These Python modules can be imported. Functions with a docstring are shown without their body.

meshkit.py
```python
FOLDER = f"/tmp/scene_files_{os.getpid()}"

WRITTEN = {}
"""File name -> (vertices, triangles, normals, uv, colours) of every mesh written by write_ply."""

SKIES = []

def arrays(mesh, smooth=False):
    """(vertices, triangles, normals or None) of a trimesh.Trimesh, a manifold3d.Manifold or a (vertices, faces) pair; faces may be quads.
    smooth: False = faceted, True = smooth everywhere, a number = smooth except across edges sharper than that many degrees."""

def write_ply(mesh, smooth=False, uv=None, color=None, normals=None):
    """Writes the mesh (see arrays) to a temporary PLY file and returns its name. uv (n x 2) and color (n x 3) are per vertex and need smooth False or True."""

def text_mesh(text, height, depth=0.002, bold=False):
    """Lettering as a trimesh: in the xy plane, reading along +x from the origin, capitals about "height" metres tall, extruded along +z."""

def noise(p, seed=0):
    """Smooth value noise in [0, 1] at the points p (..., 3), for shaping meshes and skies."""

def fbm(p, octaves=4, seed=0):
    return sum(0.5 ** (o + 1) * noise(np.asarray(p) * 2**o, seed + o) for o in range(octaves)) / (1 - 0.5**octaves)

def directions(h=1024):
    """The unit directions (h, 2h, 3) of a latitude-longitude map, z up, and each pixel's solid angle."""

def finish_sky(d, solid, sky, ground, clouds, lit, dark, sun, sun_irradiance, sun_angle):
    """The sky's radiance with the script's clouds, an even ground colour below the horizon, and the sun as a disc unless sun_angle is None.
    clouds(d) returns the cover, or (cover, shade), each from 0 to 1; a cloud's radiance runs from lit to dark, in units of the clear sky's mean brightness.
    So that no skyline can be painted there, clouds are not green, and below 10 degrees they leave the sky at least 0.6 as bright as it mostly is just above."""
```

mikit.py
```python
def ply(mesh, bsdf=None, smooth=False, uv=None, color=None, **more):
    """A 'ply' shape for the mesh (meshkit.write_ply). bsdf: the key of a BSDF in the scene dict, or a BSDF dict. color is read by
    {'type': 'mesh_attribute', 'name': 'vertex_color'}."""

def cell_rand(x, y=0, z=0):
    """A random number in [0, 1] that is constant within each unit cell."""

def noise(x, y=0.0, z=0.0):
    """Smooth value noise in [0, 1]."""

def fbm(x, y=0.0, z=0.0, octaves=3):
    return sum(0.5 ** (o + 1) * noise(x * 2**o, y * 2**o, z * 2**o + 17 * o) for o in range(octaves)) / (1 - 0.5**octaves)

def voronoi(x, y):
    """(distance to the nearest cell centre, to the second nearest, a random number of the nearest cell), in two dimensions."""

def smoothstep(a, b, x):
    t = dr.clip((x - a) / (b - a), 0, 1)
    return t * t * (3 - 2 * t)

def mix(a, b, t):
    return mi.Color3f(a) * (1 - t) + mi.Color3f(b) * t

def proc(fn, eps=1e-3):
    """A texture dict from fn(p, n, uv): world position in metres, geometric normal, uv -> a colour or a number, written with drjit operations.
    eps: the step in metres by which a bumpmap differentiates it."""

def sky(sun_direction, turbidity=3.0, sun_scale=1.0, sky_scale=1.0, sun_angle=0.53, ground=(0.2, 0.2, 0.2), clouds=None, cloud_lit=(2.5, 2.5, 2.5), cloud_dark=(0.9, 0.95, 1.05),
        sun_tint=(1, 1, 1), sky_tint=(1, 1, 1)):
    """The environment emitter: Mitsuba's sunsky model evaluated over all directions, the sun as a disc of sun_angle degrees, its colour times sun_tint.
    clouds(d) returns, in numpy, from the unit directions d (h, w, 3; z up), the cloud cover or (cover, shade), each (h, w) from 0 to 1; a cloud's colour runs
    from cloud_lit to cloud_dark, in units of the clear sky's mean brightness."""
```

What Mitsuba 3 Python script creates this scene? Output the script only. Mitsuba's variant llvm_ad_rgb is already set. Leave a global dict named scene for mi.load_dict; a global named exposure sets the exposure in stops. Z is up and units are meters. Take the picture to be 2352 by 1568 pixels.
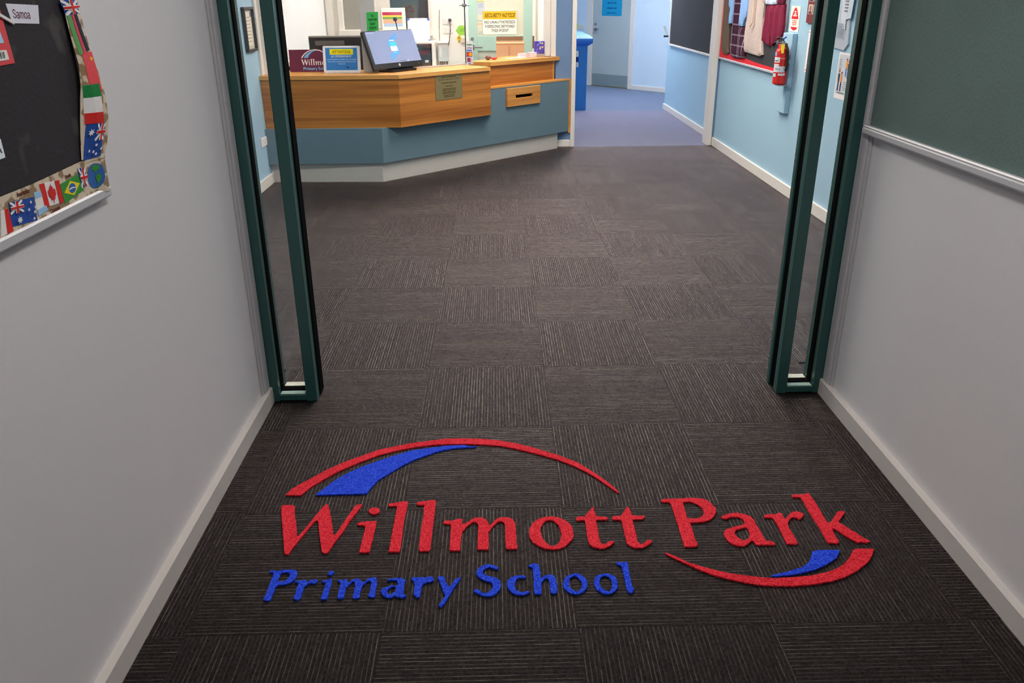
import math, random
import numpy as np, trimesh, shapely
from shapely.geometry import Polygon, box as sbox
from shapely import affinity
import mitsuba as mi, drjit as dr
import mikit, meshkit
from mikit import noise, fbm, cell_rand, smoothstep, mix

T = mi.ScalarTransform4f
random.seed(7); rng = np.random.default_rng(7)
scene, labels = {}, {}

# ------------------------------------------------------------------ camera, lights, exposure
CAM = np.array([-0.19105, -3.02223, 1.50404])
RIGHT = np.array([0.99975212, -0.02109901, -0.00710816])
UP = np.array([0.01437757, 0.36805524, 0.92969276])
FWD = np.array([0.01699941, 0.92956451, -0.36826736])
FOCAL, CY = 1769.306, 692.076          # in pixels of the 2352 x 1568 frame
scene['camera'] = {'type': 'perspective', 'fov_axis': 'x', 'fov': 2 * math.degrees(math.atan(1176 / FOCAL)), 'near_clip': 0.05, 'far_clip': 60.0,
                   'principal_point_offset_x': 0.0, 'principal_point_offset_y': (784 - CY) / 1568,
                   'to_world': T().look_at(origin=CAM.tolist(), target=(CAM + FWD).tolist(), up=UP.tolist())}
exposure = 0.0
WARM, NEUTRAL, COOL, OFFICE = (1.0, 0.93, 0.84), (1.0, 0.97, 0.96), (1.0, 0.98, 0.98), (1.0, 0.95, 0.86)
# (cx, cy, z, half x, half y, colour, radiance): the fluorescent ceiling panels of the place, all above the picture's upper edge
LAMPS = [(0.0, -1.8, 2.58, 0.15, 0.60, NEUTRAL, 21.0),
         (-0.2, 1.3, 2.68, 1.2, 0.3, WARM, 15.0), (0.7, 3.6, 2.68, 0.9, 0.3, WARM, 21.0),
         (-0.5, 5.6, 2.68, 0.9, 0.3, OFFICE, 12.0), (1.4, 8.4, 2.68, 0.3, 0.9, COOL, 21.0)]

# ------------------------------------------------------------------ helpers
def lin(c):
    c = np.asarray(c, float) / 255.0
    return np.where(c <= 0.04045, c / 12.92, ((c + 0.055) / 1.055) ** 2.4)

def rgb(c):
    return {'type': 'rgb', 'value': [float(v) for v in lin(c)]}

def numbered(name):
    used = lambda k: k in scene or k in labels or any(s.startswith(k + '__') for s in scene)
    if not used(name): return name
    i = 1
    while used(f'{name}_{i:03d}'): i += 1
    return f'{name}_{i:03d}'

def put(name, mesh, bsdf, parent=None, label=None, smooth=False, color=None, kind=None, **more):
    key = numbered(parent + '__' + name if parent else name)
    scene[key] = mikit.ply(mesh, bsdf, smooth=smooth, color=color, **more)
    d = {}
    if label: d['label'] = label
    if kind: d['kind'] = kind
    if d: labels[key] = d
    return key

def thing(name, label, category, group=None):
    key = numbered(name)
    labels[key] = {'label': label, 'category': category}
    if group: labels[key]['group'] = group
    return key

def struct(name, mesh, bsdf, label=None, **more):
    key = put(name, mesh, bsdf, **more)
    labels[key] = {'kind': 'structure'}
    if label: labels[key]['label'] = label
    return key

def structure(name, label=None):
    key = numbered(name); labels[key] = {'kind': 'structure'}
    if label: labels[key]['label'] = label
    return key

def cat(*ms):
    return trimesh.util.concatenate([m for m in ms if m is not None])

def bx(x0, x1, y0, y1, z0, z1, b=0.0):
    """An axis-aligned box, chamfered by b."""
    lo, hi = np.minimum([x0, y0, z0], [x1, y1, z1]), np.maximum([x0, y0, z0], [x1, y1, z1])
    if b <= 0:
        m = trimesh.creation.box(extents=hi - lo); m.apply_translation((lo + hi) / 2); return m
    b = min(b, 0.45 * (hi - lo).min()); pts = []
    for k in range(3):
        l, h = lo + b, hi - b
        l[k], h[k] = lo[k], hi[k]
        pts += [[(l, h)[a][0], (l, h)[c][1], (l, h)[e][2]] for a in (0, 1) for c in (0, 1) for e in (0, 1)]
    return trimesh.convex.convex_hull(np.array(pts))

def frame(o, r, u):
    """Local (a, b, c) -> o + a r + b u + c (r x u)."""
    r, u = np.asarray(r, float), np.asarray(u, float)
    r = r / np.linalg.norm(r); u = u / np.linalg.norm(u); M = np.eye(4)
    M[:3, 0], M[:3, 1], M[:3, 2], M[:3, 3] = r, u, np.cross(r, u), o
    return M

def moved(m, M):
    m = m.copy(); m.apply_transform(M); return m

def prism(poly, z0, z1):
    """A polygon in x, y between two heights."""
    poly = poly if hasattr(poly, 'exterior') else Polygon(poly)
    if not poly.is_valid: poly = poly.buffer(0)
    ms = [trimesh.creation.extrude_polygon(g, z1 - z0, engine='earcut') for g in getattr(poly, 'geoms', [poly])]
    m = cat(*ms); m.apply_translation([0, 0, z0]); return m

def tube(pts, r, n=10):
    """A round rod along points, each with radius r (a number or a list)."""
    pts = np.asarray(pts, float); rs = np.broadcast_to(r, len(pts)); V, Fc = [], []
    t = np.gradient(pts, axis=0); t /= np.linalg.norm(t, axis=1, keepdims=True)
    a = np.cross(t[0], [0, 0, 1.0] if abs(t[0][2]) < 0.9 else [1.0, 0, 0]); a /= np.linalg.norm(a)
    for p, d, q in zip(pts, t, rs):
        a = a - d * (a @ d); a /= np.linalg.norm(a); c = np.cross(d, a)
        ang = np.arange(n) * 2 * math.pi / n
        V.append(p + q * (np.cos(ang)[:, None] * a + np.sin(ang)[:, None] * c))
    V = np.vstack(V + [pts[:1], pts[-1:]])
    for i in range(len(pts) - 1):
        for j in range(n):
            k = (j + 1) % n
            Fc += [[i * n + j, i * n + k, (i + 1) * n + k], [i * n + j, (i + 1) * n + k, (i + 1) * n + j]]
    e, s, f = (len(pts) - 1) * n, len(pts) * n, len(pts) * n + 1
    for j in range(n):
        k = (j + 1) % n
        Fc += [[s, k, j], [f, e + j, e + k]]
    return trimesh.Trimesh(V, Fc, process=False)

def lathe(profile, centre, n=28):
    m = trimesh.creation.revolve(np.asarray(profile, float), sections=n); m.apply_translation(centre); return m

class Print:
    """Flat print: coloured shapes in a local plane, each a thin layer, joined into one mesh with a colour per vertex."""
    def __init__(self): self.items, self.w = [], 0.0
    def add(self, m, col): self.items.append((m, lin(col)))
    def plate(self, w, h, t, col, r=0.0):
        p = sbox(0, 0, w, h)
        if r: p = p.buffer(-r).buffer(r)
        self.add(prism(p, -t, 0), col); return self
    def poly(self, pts, col, lift=1):
        self.add(prism(pts, 0, 0.0005 * lift), col); return self
    def rect(self, x0, y0, x1, y1, col, lift=1): return self.poly(sbox(x0, y0, x1, y1), col, lift)
    def disc(self, x, y, rx, ry, col, lift=1): return self.poly(affinity.scale(shapely.Point(x, y).buffer(1, 16), rx, ry, origin=(x, y)), col, lift)
    def text(self, s, x, y, h, col, lift=2, bold=False, width=None, slant=0.0, align='c'):
        m = meshkit.text_mesh(s, h, 0.0005 * lift, bold)
        (x0, _, _), (x1, _, _) = m.bounds; sx = width / (x1 - x0) if width else 1.0
        A = np.eye(4); A[0, 0] = sx; A[0, 1] = slant
        m.apply_translation([-x0 - (x1 - x0) * {'c': .5, 'l': 0, 'r': 1}[align], 0, 0]); m.apply_transform(A); m.apply_translation([x, y, 0])
        self.add(m, col); return self
    def lines(self, x, y, w, n, h, gap, col, seed=1, lift=2, align='c'):
        """Print too small to read: rows of word-long dashes."""
        g = random.Random(seed)
        for i in range(n):
            row = w * g.uniform(.7, 1); a = x - row / 2 if align == 'c' else x; end = a + row
            while a < end - h:
                b = min(end, a + g.uniform(2, 6) * h); self.rect(a, y - i * gap, b, y - i * gap + h, col, lift); a = b + .7 * h
        return self
    def put(self, name, M, parent=None, label=None, bsdf='print_matte'):
        m = cat(*[i[0] for i in self.items]); c = np.vstack([np.tile(i[1], (len(i[0].vertices), 1)) for i in self.items])
        return put(name, moved(m, M), bsdf, parent, label, color=c)

def plain(m, col):
    return np.tile(lin(col), (len(m.vertices), 1))

def pput(name, mesh, col, parent=None, label=None, bsdf='print_satin'):
    """A mesh of one colour under a shared BSDF that reads the vertex colour."""
    return put(name, mesh, bsdf, parent, label, color=plain(mesh, col))

FACE_LEFT_WALL = ([0, 1, 0], [0, 0, 1])     # right and up of something seen on the left wall (its normal is +x)
FACE_RIGHT_WALL = ([0, -1, 0], [0, 0, 1])   # ... on the right wall (normal -x)
FACE_FRONT = ([1, 0, 0], [0, 0, 1])         # ... facing the corridor (normal -y)

# ------------------------------------------------------------------ materials
def mat(name, col, rough=0.6, spec=0.4, metal=0.0, **k):
    c = col if isinstance(col, dict) else rgb(col)
    scene[name] = {'type': 'twosided', 'b': {'type': 'principled', 'base_color': c, 'roughness': rough, 'specular': spec, 'metallic': metal, **k}}

def wall_paint(c, var=0.03, s=1.7):
    a = lin(c)
    def fn(p, n, uv):
        v = fbm(p.x * s + 3.1, p.y * s, p.z * s, 3) * 0.6 + noise(p.x * 160, p.y * 160, p.z * 160) * 0.4
        return mi.Color3f(*[float(q) for q in a]) * (1 + var * 2 * (v - 0.5))
    return mikit.proc(fn)

def carpet_tile(along_y, sheen=False):
    def fn(p, n, uv):
        a, b = (p.x, p.y) if along_y else (p.y, p.x)
        tx, ty = dr.floor(p.x / 0.5), dr.floor(p.y / 0.5)
        s = a / 0.0117
        k = dr.floor(s); f = dr.abs(s - k - 0.5 + 0.16 * (cell_rand(k, tx * 3 + ty, 5) - 0.5))
        line = 1 - smoothstep(0.06, 0.17, f)
        r = cell_rand(k, tx + 7 * ty, 2)
        dash = (0.35 + 0.65 * smoothstep(0.2, 0.65, noise(b / 0.03, k * 1.7, tx + 3 * ty))) * (0.55 + 0.45 * noise(b / 0.006, k * 5.1, 3.0))
        broad = noise(a / 0.05, b / 0.3, tx * 5 + ty)
        grit = noise(p.x * 420, p.y * 420, 1.0) * 0.6 + noise(p.x * 190, p.y * 190, 4.0) * 0.4
        tone = 0.95 + 0.10 * cell_rand(tx, ty, 9)
        amt = line * dash * (0.35 + 0.65 * r) * (0.6 + 0.8 * broad)
        base = mi.Color3f(0.0034, 0.0026, 0.0027) * (0.1 + 1.8 * grit)
        hue = cell_rand(k, tx - ty, 8)
        light = mix((0.0215, 0.0193, 0.0147), (0.0193, 0.0172, 0.0158), hue)
        if sheen: return (2.5 * (0.2 + 1.6 * grit) + 10.0 * dr.clip(amt, 0, 1)) * tone
        return mix(base, light, dr.clip(amt, 0, 1)) * tone
    return mikit.proc(fn)

CARPET = dict(roughness=0.95, specular=0.1, sheen_tint=1.0)
for nm, al in (('carpet_along', True), ('carpet_across', False)):
    scene[nm] = {'type': 'principled', 'base_color': carpet_tile(al), 'sheen': carpet_tile(al, True), **CARPET}

def pile(c0, c1):
    a, b = lin(c0), lin(c1)
    def fn(p, n, uv):
        v = noise(p.x * 620, p.y * 620, p.z * 620) * 0.6 + noise(p.x * 280, p.y * 280, 2.0) * 0.4
        return mix([float(q) for q in a], [float(q) for q in b], smoothstep(0.25, 0.8, v))
    return mikit.proc(fn)
scene['pile_red'] = {'type': 'twosided', 'b': {'type': 'principled', 'base_color': pile((190, 18, 34), (235, 58, 72)), 'roughness': 0.9, 'specular': 0.15, 'sheen': 0.3}}
scene['pile_blue'] = {'type': 'twosided', 'b': {'type': 'principled', 'base_color': pile((14, 40, 180), (50, 90, 232)), 'roughness': 0.9, 'specular': 0.15, 'sheen': 0.3}}

def hall_carpet(p, n, uv):
    g = noise(p.x * 300, p.y * 300, 0.0)
    far = smoothstep(7.9, 8.15, p.y + 0.08 * (p.x - 1.2))
    return mix((0.165, 0.16, 0.235), (0.118, 0.152, 0.235), far) * (0.75 + 0.5 * g)  # lilac nearer the doorway is warm light painted in; bluer past the carpet join
scene['carpet_hall'] = {'type': 'principled', 'base_color': mikit.proc(hall_carpet), 'roughness': 0.8, 'specular': 0.3, 'sheen': 0.5}

def wood(c0, c1, axis):
    a, b = [float(q) for q in lin(c0)], [float(q) for q in lin(c1)]
    def fn(p, n, uv):
        u = p.x * 0.73 + p.y * 0.68
        g = fbm(u * 1.1, p.z * 26, 0.3, 4); h = noise(u * 3.0, p.z * 150, 0.7); k = noise(u * 0.5 + 4, p.z * 9, 2.0)
        v = smoothstep(0.28, 0.72, 0.55 * g + 0.18 * h + 0.27 * k)
        return mix(a, b, v)
    return mikit.proc(fn)
mat('wood_panel', wood((146, 80, 22), (196, 124, 50), 0), 0.42, 0.45)
mat('wood_edge', wood((188, 122, 52), (220, 158, 84), 0), 0.4, 0.45)
mat('corridor_paint', wall_paint((206, 203, 204)), 0.7, 0.3)
mat('blue_paint', wall_paint((160, 193, 212)), 0.65, 0.3)
mat('slate_paint', wall_paint((106, 132, 168)), 0.65, 0.3)
mat('hall_paint', wall_paint((208, 226, 240)), 0.65, 0.3)
mat('white_paint', wall_paint((240, 236, 228)), 0.7, 0.3)
mat('office_paint', wall_paint((228, 230, 234)), 0.7, 0.3)
mat('trim_paint', wall_paint((226, 220, 212), 0.02), 0.45, 0.4)
mat('counter_blue', wall_paint((98, 122, 134), 0.05, 9), 0.5, 0.4)
mat('counter_grey', wall_paint((192, 187, 180)), 0.55, 0.35)
mat('frame_green', wall_paint((38, 80, 76), 0.05, 5), 0.36, 0.5)
mat('rubber', (6, 6, 7), 0.9, 0.05)
mat('aluminium', (196, 194, 196), 0.42, 0.5, 0.25)
mat('grey_trim', (186, 184, 186), 0.5, 0.4)
mat('corridor_trim', wall_paint((198, 191, 186), 0.02), 0.45, 0.4)
mat('steel', (150, 152, 156), 0.3, 0.5, 0.95)
mat('door_grey', wall_paint((176, 186, 186)), 0.5, 0.4)
mat('door_mint', wall_paint((176, 206, 194), 0.02), 0.5, 0.4)
def felt(c, chalk=0.0):
    a = [float(q) for q in lin(c)]
    def fn(p, n, uv):
        g = noise(p.x * 500, p.y * 500, p.z * 500); m = fbm(p.x * 3, p.y * 3 + 5, p.z * 3, 3)
        col = mi.Color3f(*a) * (0.75 + 0.35 * g + 0.3 * (m - 0.5))
        if chalk:
            s = smoothstep(0.60, 0.76, fbm(p.x * 14, p.y * 16 + 1.7, p.z * 12, 3)) * chalk
            col = mix(col, (0.16, 0.15, 0.13), s)
        return col
    return mikit.proc(fn)
mat('felt_black', felt((50, 48, 51), 0.25), 0.9, 0.2)
mat('felt_green', felt((98, 116, 112)), 0.9, 0.2)
mat('felt_dark', felt((66, 66, 70)), 0.9, 0.2)
vc = {'type': 'mesh_attribute', 'name': 'vertex_color'}
mat('print_matte', vc, 0.75, 0.2)
mat('print_satin', vc, 0.42, 0.45)
mat('print_gloss', vc, 0.18, 0.5)
def map_paper(p, n, uv):
    v = fbm(p.y * 55, p.z * 55, p.x * 10, 4)
    return mix((0.60, 0.50, 0.37), (0.26, 0.17, 0.09), smoothstep(0.46, 0.60, v))
mat('map_paper', mikit.proc(map_paper), 0.6, 0.35)
def plaid(p, n, uv):
    a = dr.abs(p.y / 0.085 - dr.floor(p.y / 0.085) - 0.5); b = dr.abs(p.z / 0.092 - dr.floor(p.z / 0.092) - 0.5)
    l = dr.maximum(1 - smoothstep(0.03, 0.10, a), 0.7 * (1 - smoothstep(0.03, 0.10, b)))
    return mix((0.055, 0.016, 0.035), (0.42, 0.34, 0.42), l * 0.75)
mat('cloth_plaid', mikit.proc(plaid), 0.85, 0.2)
def weave(p, n, uv):
    b = dr.abs(p.z / 0.012 - dr.floor(p.z / 0.012) - 0.5); g = noise(p.y * 300, p.z * 300, 1.0)
    return mix((0.60, 0.49, 0.44), (0.50, 0.40, 0.37), smoothstep(0.1, 0.4, b)) * (0.85 + 0.3 * g)
mat('cloth_cream', mikit.proc(weave), 0.85, 0.2)
scene['glass'] = {'type': 'thindielectric', 'int_ior': 1.5}
scene['lamp_white'] = {'type': 'diffuse', 'reflectance': rgb((235, 235, 235))}
# outlines measured in millimetres on the real planes: the logo (x, y) on the carpet; the board's prints and the clothes (y, z) on their walls
LOGO = {
    'r W': [[[[-892,-974],[-890,-966],[-854,-967],[-846,-974],[-843,-993],[-837,-1017],[-824,-1053],[-814,-1087],[-806,-1119],[-803,-1121],[-790,-1082],[-770,-1013],[-758,-977],[-752,-963],[-747,-964],[-740,-975],[-732,-996],[-723,-1028],[-709,-1074],[-696,-1122],[-691,-1108],[-679,-1057],[-657,-976],[-654,-970],[-634,-970],[-634,-976],[-660,-1058],[-668,-1094],[-672,-1110],[-684,-1143],[-697,-1195],[-703,-1202],[-711,-1200],[-718,-1194],[-727,-1163],[-746,-1102],[-757,-1059],[-764,-1045],[-777,-1082],[-793,-1133],[-807,-1181],[-811,-1203],[-821,-1201],[-826,-1197],[-842,-1144],[-864,-1071],[-881,-1016]],None]],
    'r i': [[[[-639,-1068],[-628,-1059],[-607,-1056],[-576,-1054],[-575,-1069],[-576,-1123],[-577,-1176],[-577,-1201],[-609,-1200],[-609,-1192],[-609,-1137],[-608,-1098],[-609,-1083],[-613,-1077],[-629,-1076]],None],[[[-612,-1002],[-607,-992],[-594,-986],[-581,-989],[-574,-1001],[-574,-1013],[-583,-1022],[-594,-1024],[-606,-1016]],None]],
    'r l': [[[[-554,-967],[-540,-968],[-521,-961],[-502,-957],[-490,-959],[-489,-983],[-491,-1032],[-491,-1084],[-490,-1140],[-488,-1190],[-490,-1201],[-525,-1199],[-523,-1189],[-524,-1129],[-524,-1071],[-524,-1009],[-524,-988],[-527,-982],[-537,-983],[-550,-983]],None]],
    'r l2': [[[[-464,-969],[-462,-963],[-446,-961],[-427,-956],[-411,-953],[-400,-959],[-400,-997],[-401,-1053],[-401,-1116],[-401,-1169],[-401,-1183],[-401,-1193],[-406,-1200],[-433,-1199],[-436,-1192],[-438,-1148],[-438,-1082],[-436,-1030],[-439,-991],[-436,-980],[-450,-981],[-462,-979]],None]],
    'r m': [[[[-374,-1069],[-365,-1058],[-346,-1061],[-323,-1050],[-313,-1053],[-312,-1082],[-298,-1069],[-277,-1048],[-253,-1047],[-239,-1058],[-231,-1077],[-229,-1088],[-215,-1065],[-202,-1049],[-171,-1048],[-157,-1060],[-149,-1082],[-148,-1116],[-148,-1165],[-146,-1192],[-149,-1199],[-182,-1197],[-184,-1143],[-183,-1089],[-186,-1074],[-193,-1069],[-204,-1072],[-220,-1097],[-231,-1119],[-231,-1152],[-230,-1184],[-231,-1199],[-266,-1197],[-265,-1173],[-265,-1120],[-265,-1083],[-271,-1071],[-280,-1070],[-297,-1090],[-311,-1117],[-313,-1144],[-313,-1180],[-314,-1201],[-347,-1199],[-347,-1179],[-347,-1130],[-348,-1087],[-351,-1078],[-361,-1077],[-371,-1075]],None]],
    'r o': [[[[-112,-1131],[-110,-1109],[-99,-1081],[-83,-1062],[-63,-1052],[-39,-1048],[-15,-1054],[3,-1069],[17,-1085],[22,-1104],[24,-1125],[23,-1144],[21,-1154],[10,-1171],[-6,-1191],[-24,-1201],[-44,-1204],[-68,-1199],[-84,-1188],[-102,-1170],[-110,-1150]],[[-75,-1122],[-73,-1103],[-65,-1085],[-56,-1071],[-43,-1067],[-33,-1073],[-22,-1090],[-16,-1113],[-15,-1138],[-19,-1159],[-27,-1176],[-38,-1187],[-49,-1186],[-61,-1173],[-70,-1153]]]],
    'r t': [[[[35,-1062],[42,-1052],[65,-1052],[82,-1025],[94,-1004],[99,-1007],[99,-1026],[101,-1049],[114,-1054],[131,-1056],[138,-1065],[134,-1072],[118,-1071],[99,-1071],[99,-1098],[99,-1131],[98,-1164],[101,-1182],[111,-1183],[122,-1173],[131,-1169],[142,-1171],[138,-1179],[125,-1193],[107,-1204],[94,-1204],[75,-1197],[64,-1185],[61,-1161],[62,-1130],[63,-1088],[62,-1072],[49,-1072],[37,-1074]],None]],
    'r t2': [[[[147,-1062],[154,-1053],[176,-1053],[191,-1027],[204,-1006],[211,-1010],[212,-1028],[213,-1050],[231,-1054],[252,-1053],[252,-1060],[244,-1073],[224,-1073],[212,-1073],[211,-1098],[211,-1140],[209,-1172],[215,-1185],[223,-1185],[236,-1171],[246,-1166],[253,-1177],[242,-1189],[219,-1204],[198,-1204],[185,-1197],[174,-1183],[174,-1153],[175,-1105],[175,-1075],[162,-1072],[148,-1072]],None]],
    'r P': [[[[316,-978],[322,-971],[350,-971],[388,-970],[408,-967],[443,-970],[464,-979],[475,-1002],[482,-1025],[478,-1043],[467,-1064],[450,-1081],[427,-1091],[404,-1092],[384,-1094],[385,-1120],[382,-1159],[382,-1179],[385,-1191],[380,-1201],[372,-1204],[340,-1203],[340,-1190],[341,-1156],[343,-1102],[343,-1050],[344,-1002],[342,-989],[317,-988]],[[386,-991],[402,-989],[416,-993],[430,-1008],[438,-1021],[438,-1041],[431,-1059],[419,-1068],[405,-1073],[381,-1070],[383,-1040]]]],
    'r a': [[[[484,-1067],[495,-1060],[521,-1049],[541,-1048],[566,-1057],[579,-1070],[584,-1088],[583,-1107],[586,-1139],[587,-1175],[592,-1184],[606,-1184],[611,-1198],[607,-1203],[552,-1201],[551,-1198],[548,-1180],[535,-1193],[518,-1205],[499,-1205],[482,-1194],[472,-1176],[470,-1150],[476,-1135],[489,-1125],[515,-1114],[537,-1109],[549,-1101],[549,-1085],[544,-1074],[532,-1070],[515,-1071],[498,-1079],[487,-1076]],[[505,-1147],[513,-1134],[532,-1125],[549,-1121],[550,-1136],[547,-1154],[540,-1168],[526,-1179],[519,-1177],[510,-1167]]]],
    'r r': [[[[617,-1066],[629,-1059],[659,-1058],[669,-1052],[680,-1056],[679,-1076],[680,-1084],[695,-1065],[712,-1050],[728,-1046],[738,-1054],[748,-1058],[744,-1067],[732,-1082],[721,-1090],[716,-1080],[705,-1076],[692,-1089],[681,-1106],[677,-1125],[678,-1146],[679,-1166],[678,-1198],[673,-1201],[644,-1201],[643,-1197],[643,-1177],[645,-1140],[645,-1105],[643,-1083],[639,-1077],[619,-1077]],None]],
    'r k': [[[[741,-963],[747,-961],[780,-960],[805,-952],[803,-965],[806,-1001],[804,-1035],[803,-1073],[804,-1107],[809,-1105],[833,-1078],[852,-1054],[865,-1049],[877,-1052],[877,-1059],[862,-1075],[838,-1102],[841,-1111],[852,-1126],[861,-1146],[868,-1149],[876,-1172],[889,-1189],[895,-1195],[883,-1201],[865,-1197],[853,-1200],[842,-1187],[830,-1171],[819,-1148],[807,-1131],[803,-1149],[801,-1174],[803,-1192],[795,-1201],[767,-1200],[765,-1193],[765,-1167],[767,-1130],[765,-1085],[765,-1043],[767,-1000],[765,-977],[741,-975]],None]],
    'r arc': [[[[-894,-913],[-880,-879],[-858,-852],[-828,-818],[-784,-769],[-733,-725],[-696,-700],[-628,-653],[-571,-632],[-513,-612],[-429,-595],[-386,-586],[-326,-587],[-267,-591],[-207,-602],[-134,-627],[-76,-656],[7,-706],[74,-756],[135,-834],[160,-872],[179,-905],[197,-947],[177,-922],[155,-890],[132,-857],[96,-813],[58,-776],[5,-736],[-64,-698],[-135,-664],[-193,-641],[-251,-631],[-310,-625],[-383,-624],[-427,-626],[-498,-639],[-567,-663],[-622,-689],[-685,-733],[-745,-784],[-782,-826],[-817,-868],[-843,-917]],None]],
    'b swoosh': [[[[-797,-916],[-772,-875],[-747,-834],[-710,-791],[-670,-758],[-618,-723],[-564,-691],[-508,-661],[-426,-642],[-383,-634],[-324,-632],[-298,-642],[-274,-641],[-280,-646],[-309,-648],[-353,-651],[-390,-661],[-424,-676],[-491,-719],[-533,-758],[-573,-805],[-602,-839],[-618,-876],[-630,-914]],None]],
    'r arc2': [[[[266,-1214],[282,-1227],[308,-1243],[336,-1269],[374,-1289],[412,-1306],[450,-1319],[502,-1331],[555,-1340],[611,-1338],[669,-1332],[717,-1319],[751,-1304],[783,-1282],[805,-1258],[825,-1232],[837,-1225],[890,-1228],[868,-1259],[845,-1284],[802,-1316],[758,-1340],[716,-1355],[656,-1367],[600,-1371],[545,-1369],[506,-1364],[468,-1353],[431,-1339],[393,-1322],[357,-1298],[322,-1269],[285,-1238]],None]],
    'b swoosh2': [[[[549,-1330],[575,-1323],[606,-1314],[655,-1297],[678,-1279],[695,-1254],[704,-1235],[721,-1229],[788,-1229],[782,-1240],[765,-1263],[726,-1289],[684,-1310],[646,-1321],[600,-1330],[557,-1333]],None]],
    'b P': [[[[-850,-1272],[-843,-1266],[-824,-1269],[-805,-1265],[-777,-1266],[-768,-1274],[-765,-1292],[-768,-1310],[-779,-1321],[-792,-1326],[-809,-1327],[-813,-1332],[-813,-1353],[-814,-1381],[-819,-1386],[-830,-1385],[-837,-1379],[-834,-1359],[-835,-1328],[-835,-1295],[-835,-1277],[-844,-1276]],[[-813,-1279],[-802,-1277],[-791,-1281],[-788,-1291],[-790,-1305],[-798,-1312],[-813,-1313],[-814,-1303],[-812,-1291]]]],
    'b r': [[[[-770,-1317],[-764,-1310],[-754,-1311],[-744,-1307],[-737,-1305],[-730,-1321],[-726,-1309],[-713,-1307],[-706,-1308],[-702,-1313],[-706,-1325],[-717,-1323],[-726,-1323],[-735,-1336],[-735,-1358],[-735,-1378],[-738,-1385],[-749,-1385],[-757,-1376],[-755,-1360],[-757,-1341],[-754,-1320],[-760,-1318]],None]],
    'b i': [[[[-695,-1317],[-690,-1311],[-676,-1309],[-671,-1304],[-664,-1306],[-662,-1330],[-663,-1350],[-662,-1380],[-664,-1385],[-678,-1386],[-682,-1382],[-681,-1362],[-681,-1336],[-680,-1321],[-690,-1320]],None],[[[-684,-1285],[-678,-1275],[-672,-1272],[-664,-1277],[-665,-1286],[-673,-1294],[-680,-1291]],None]],
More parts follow.
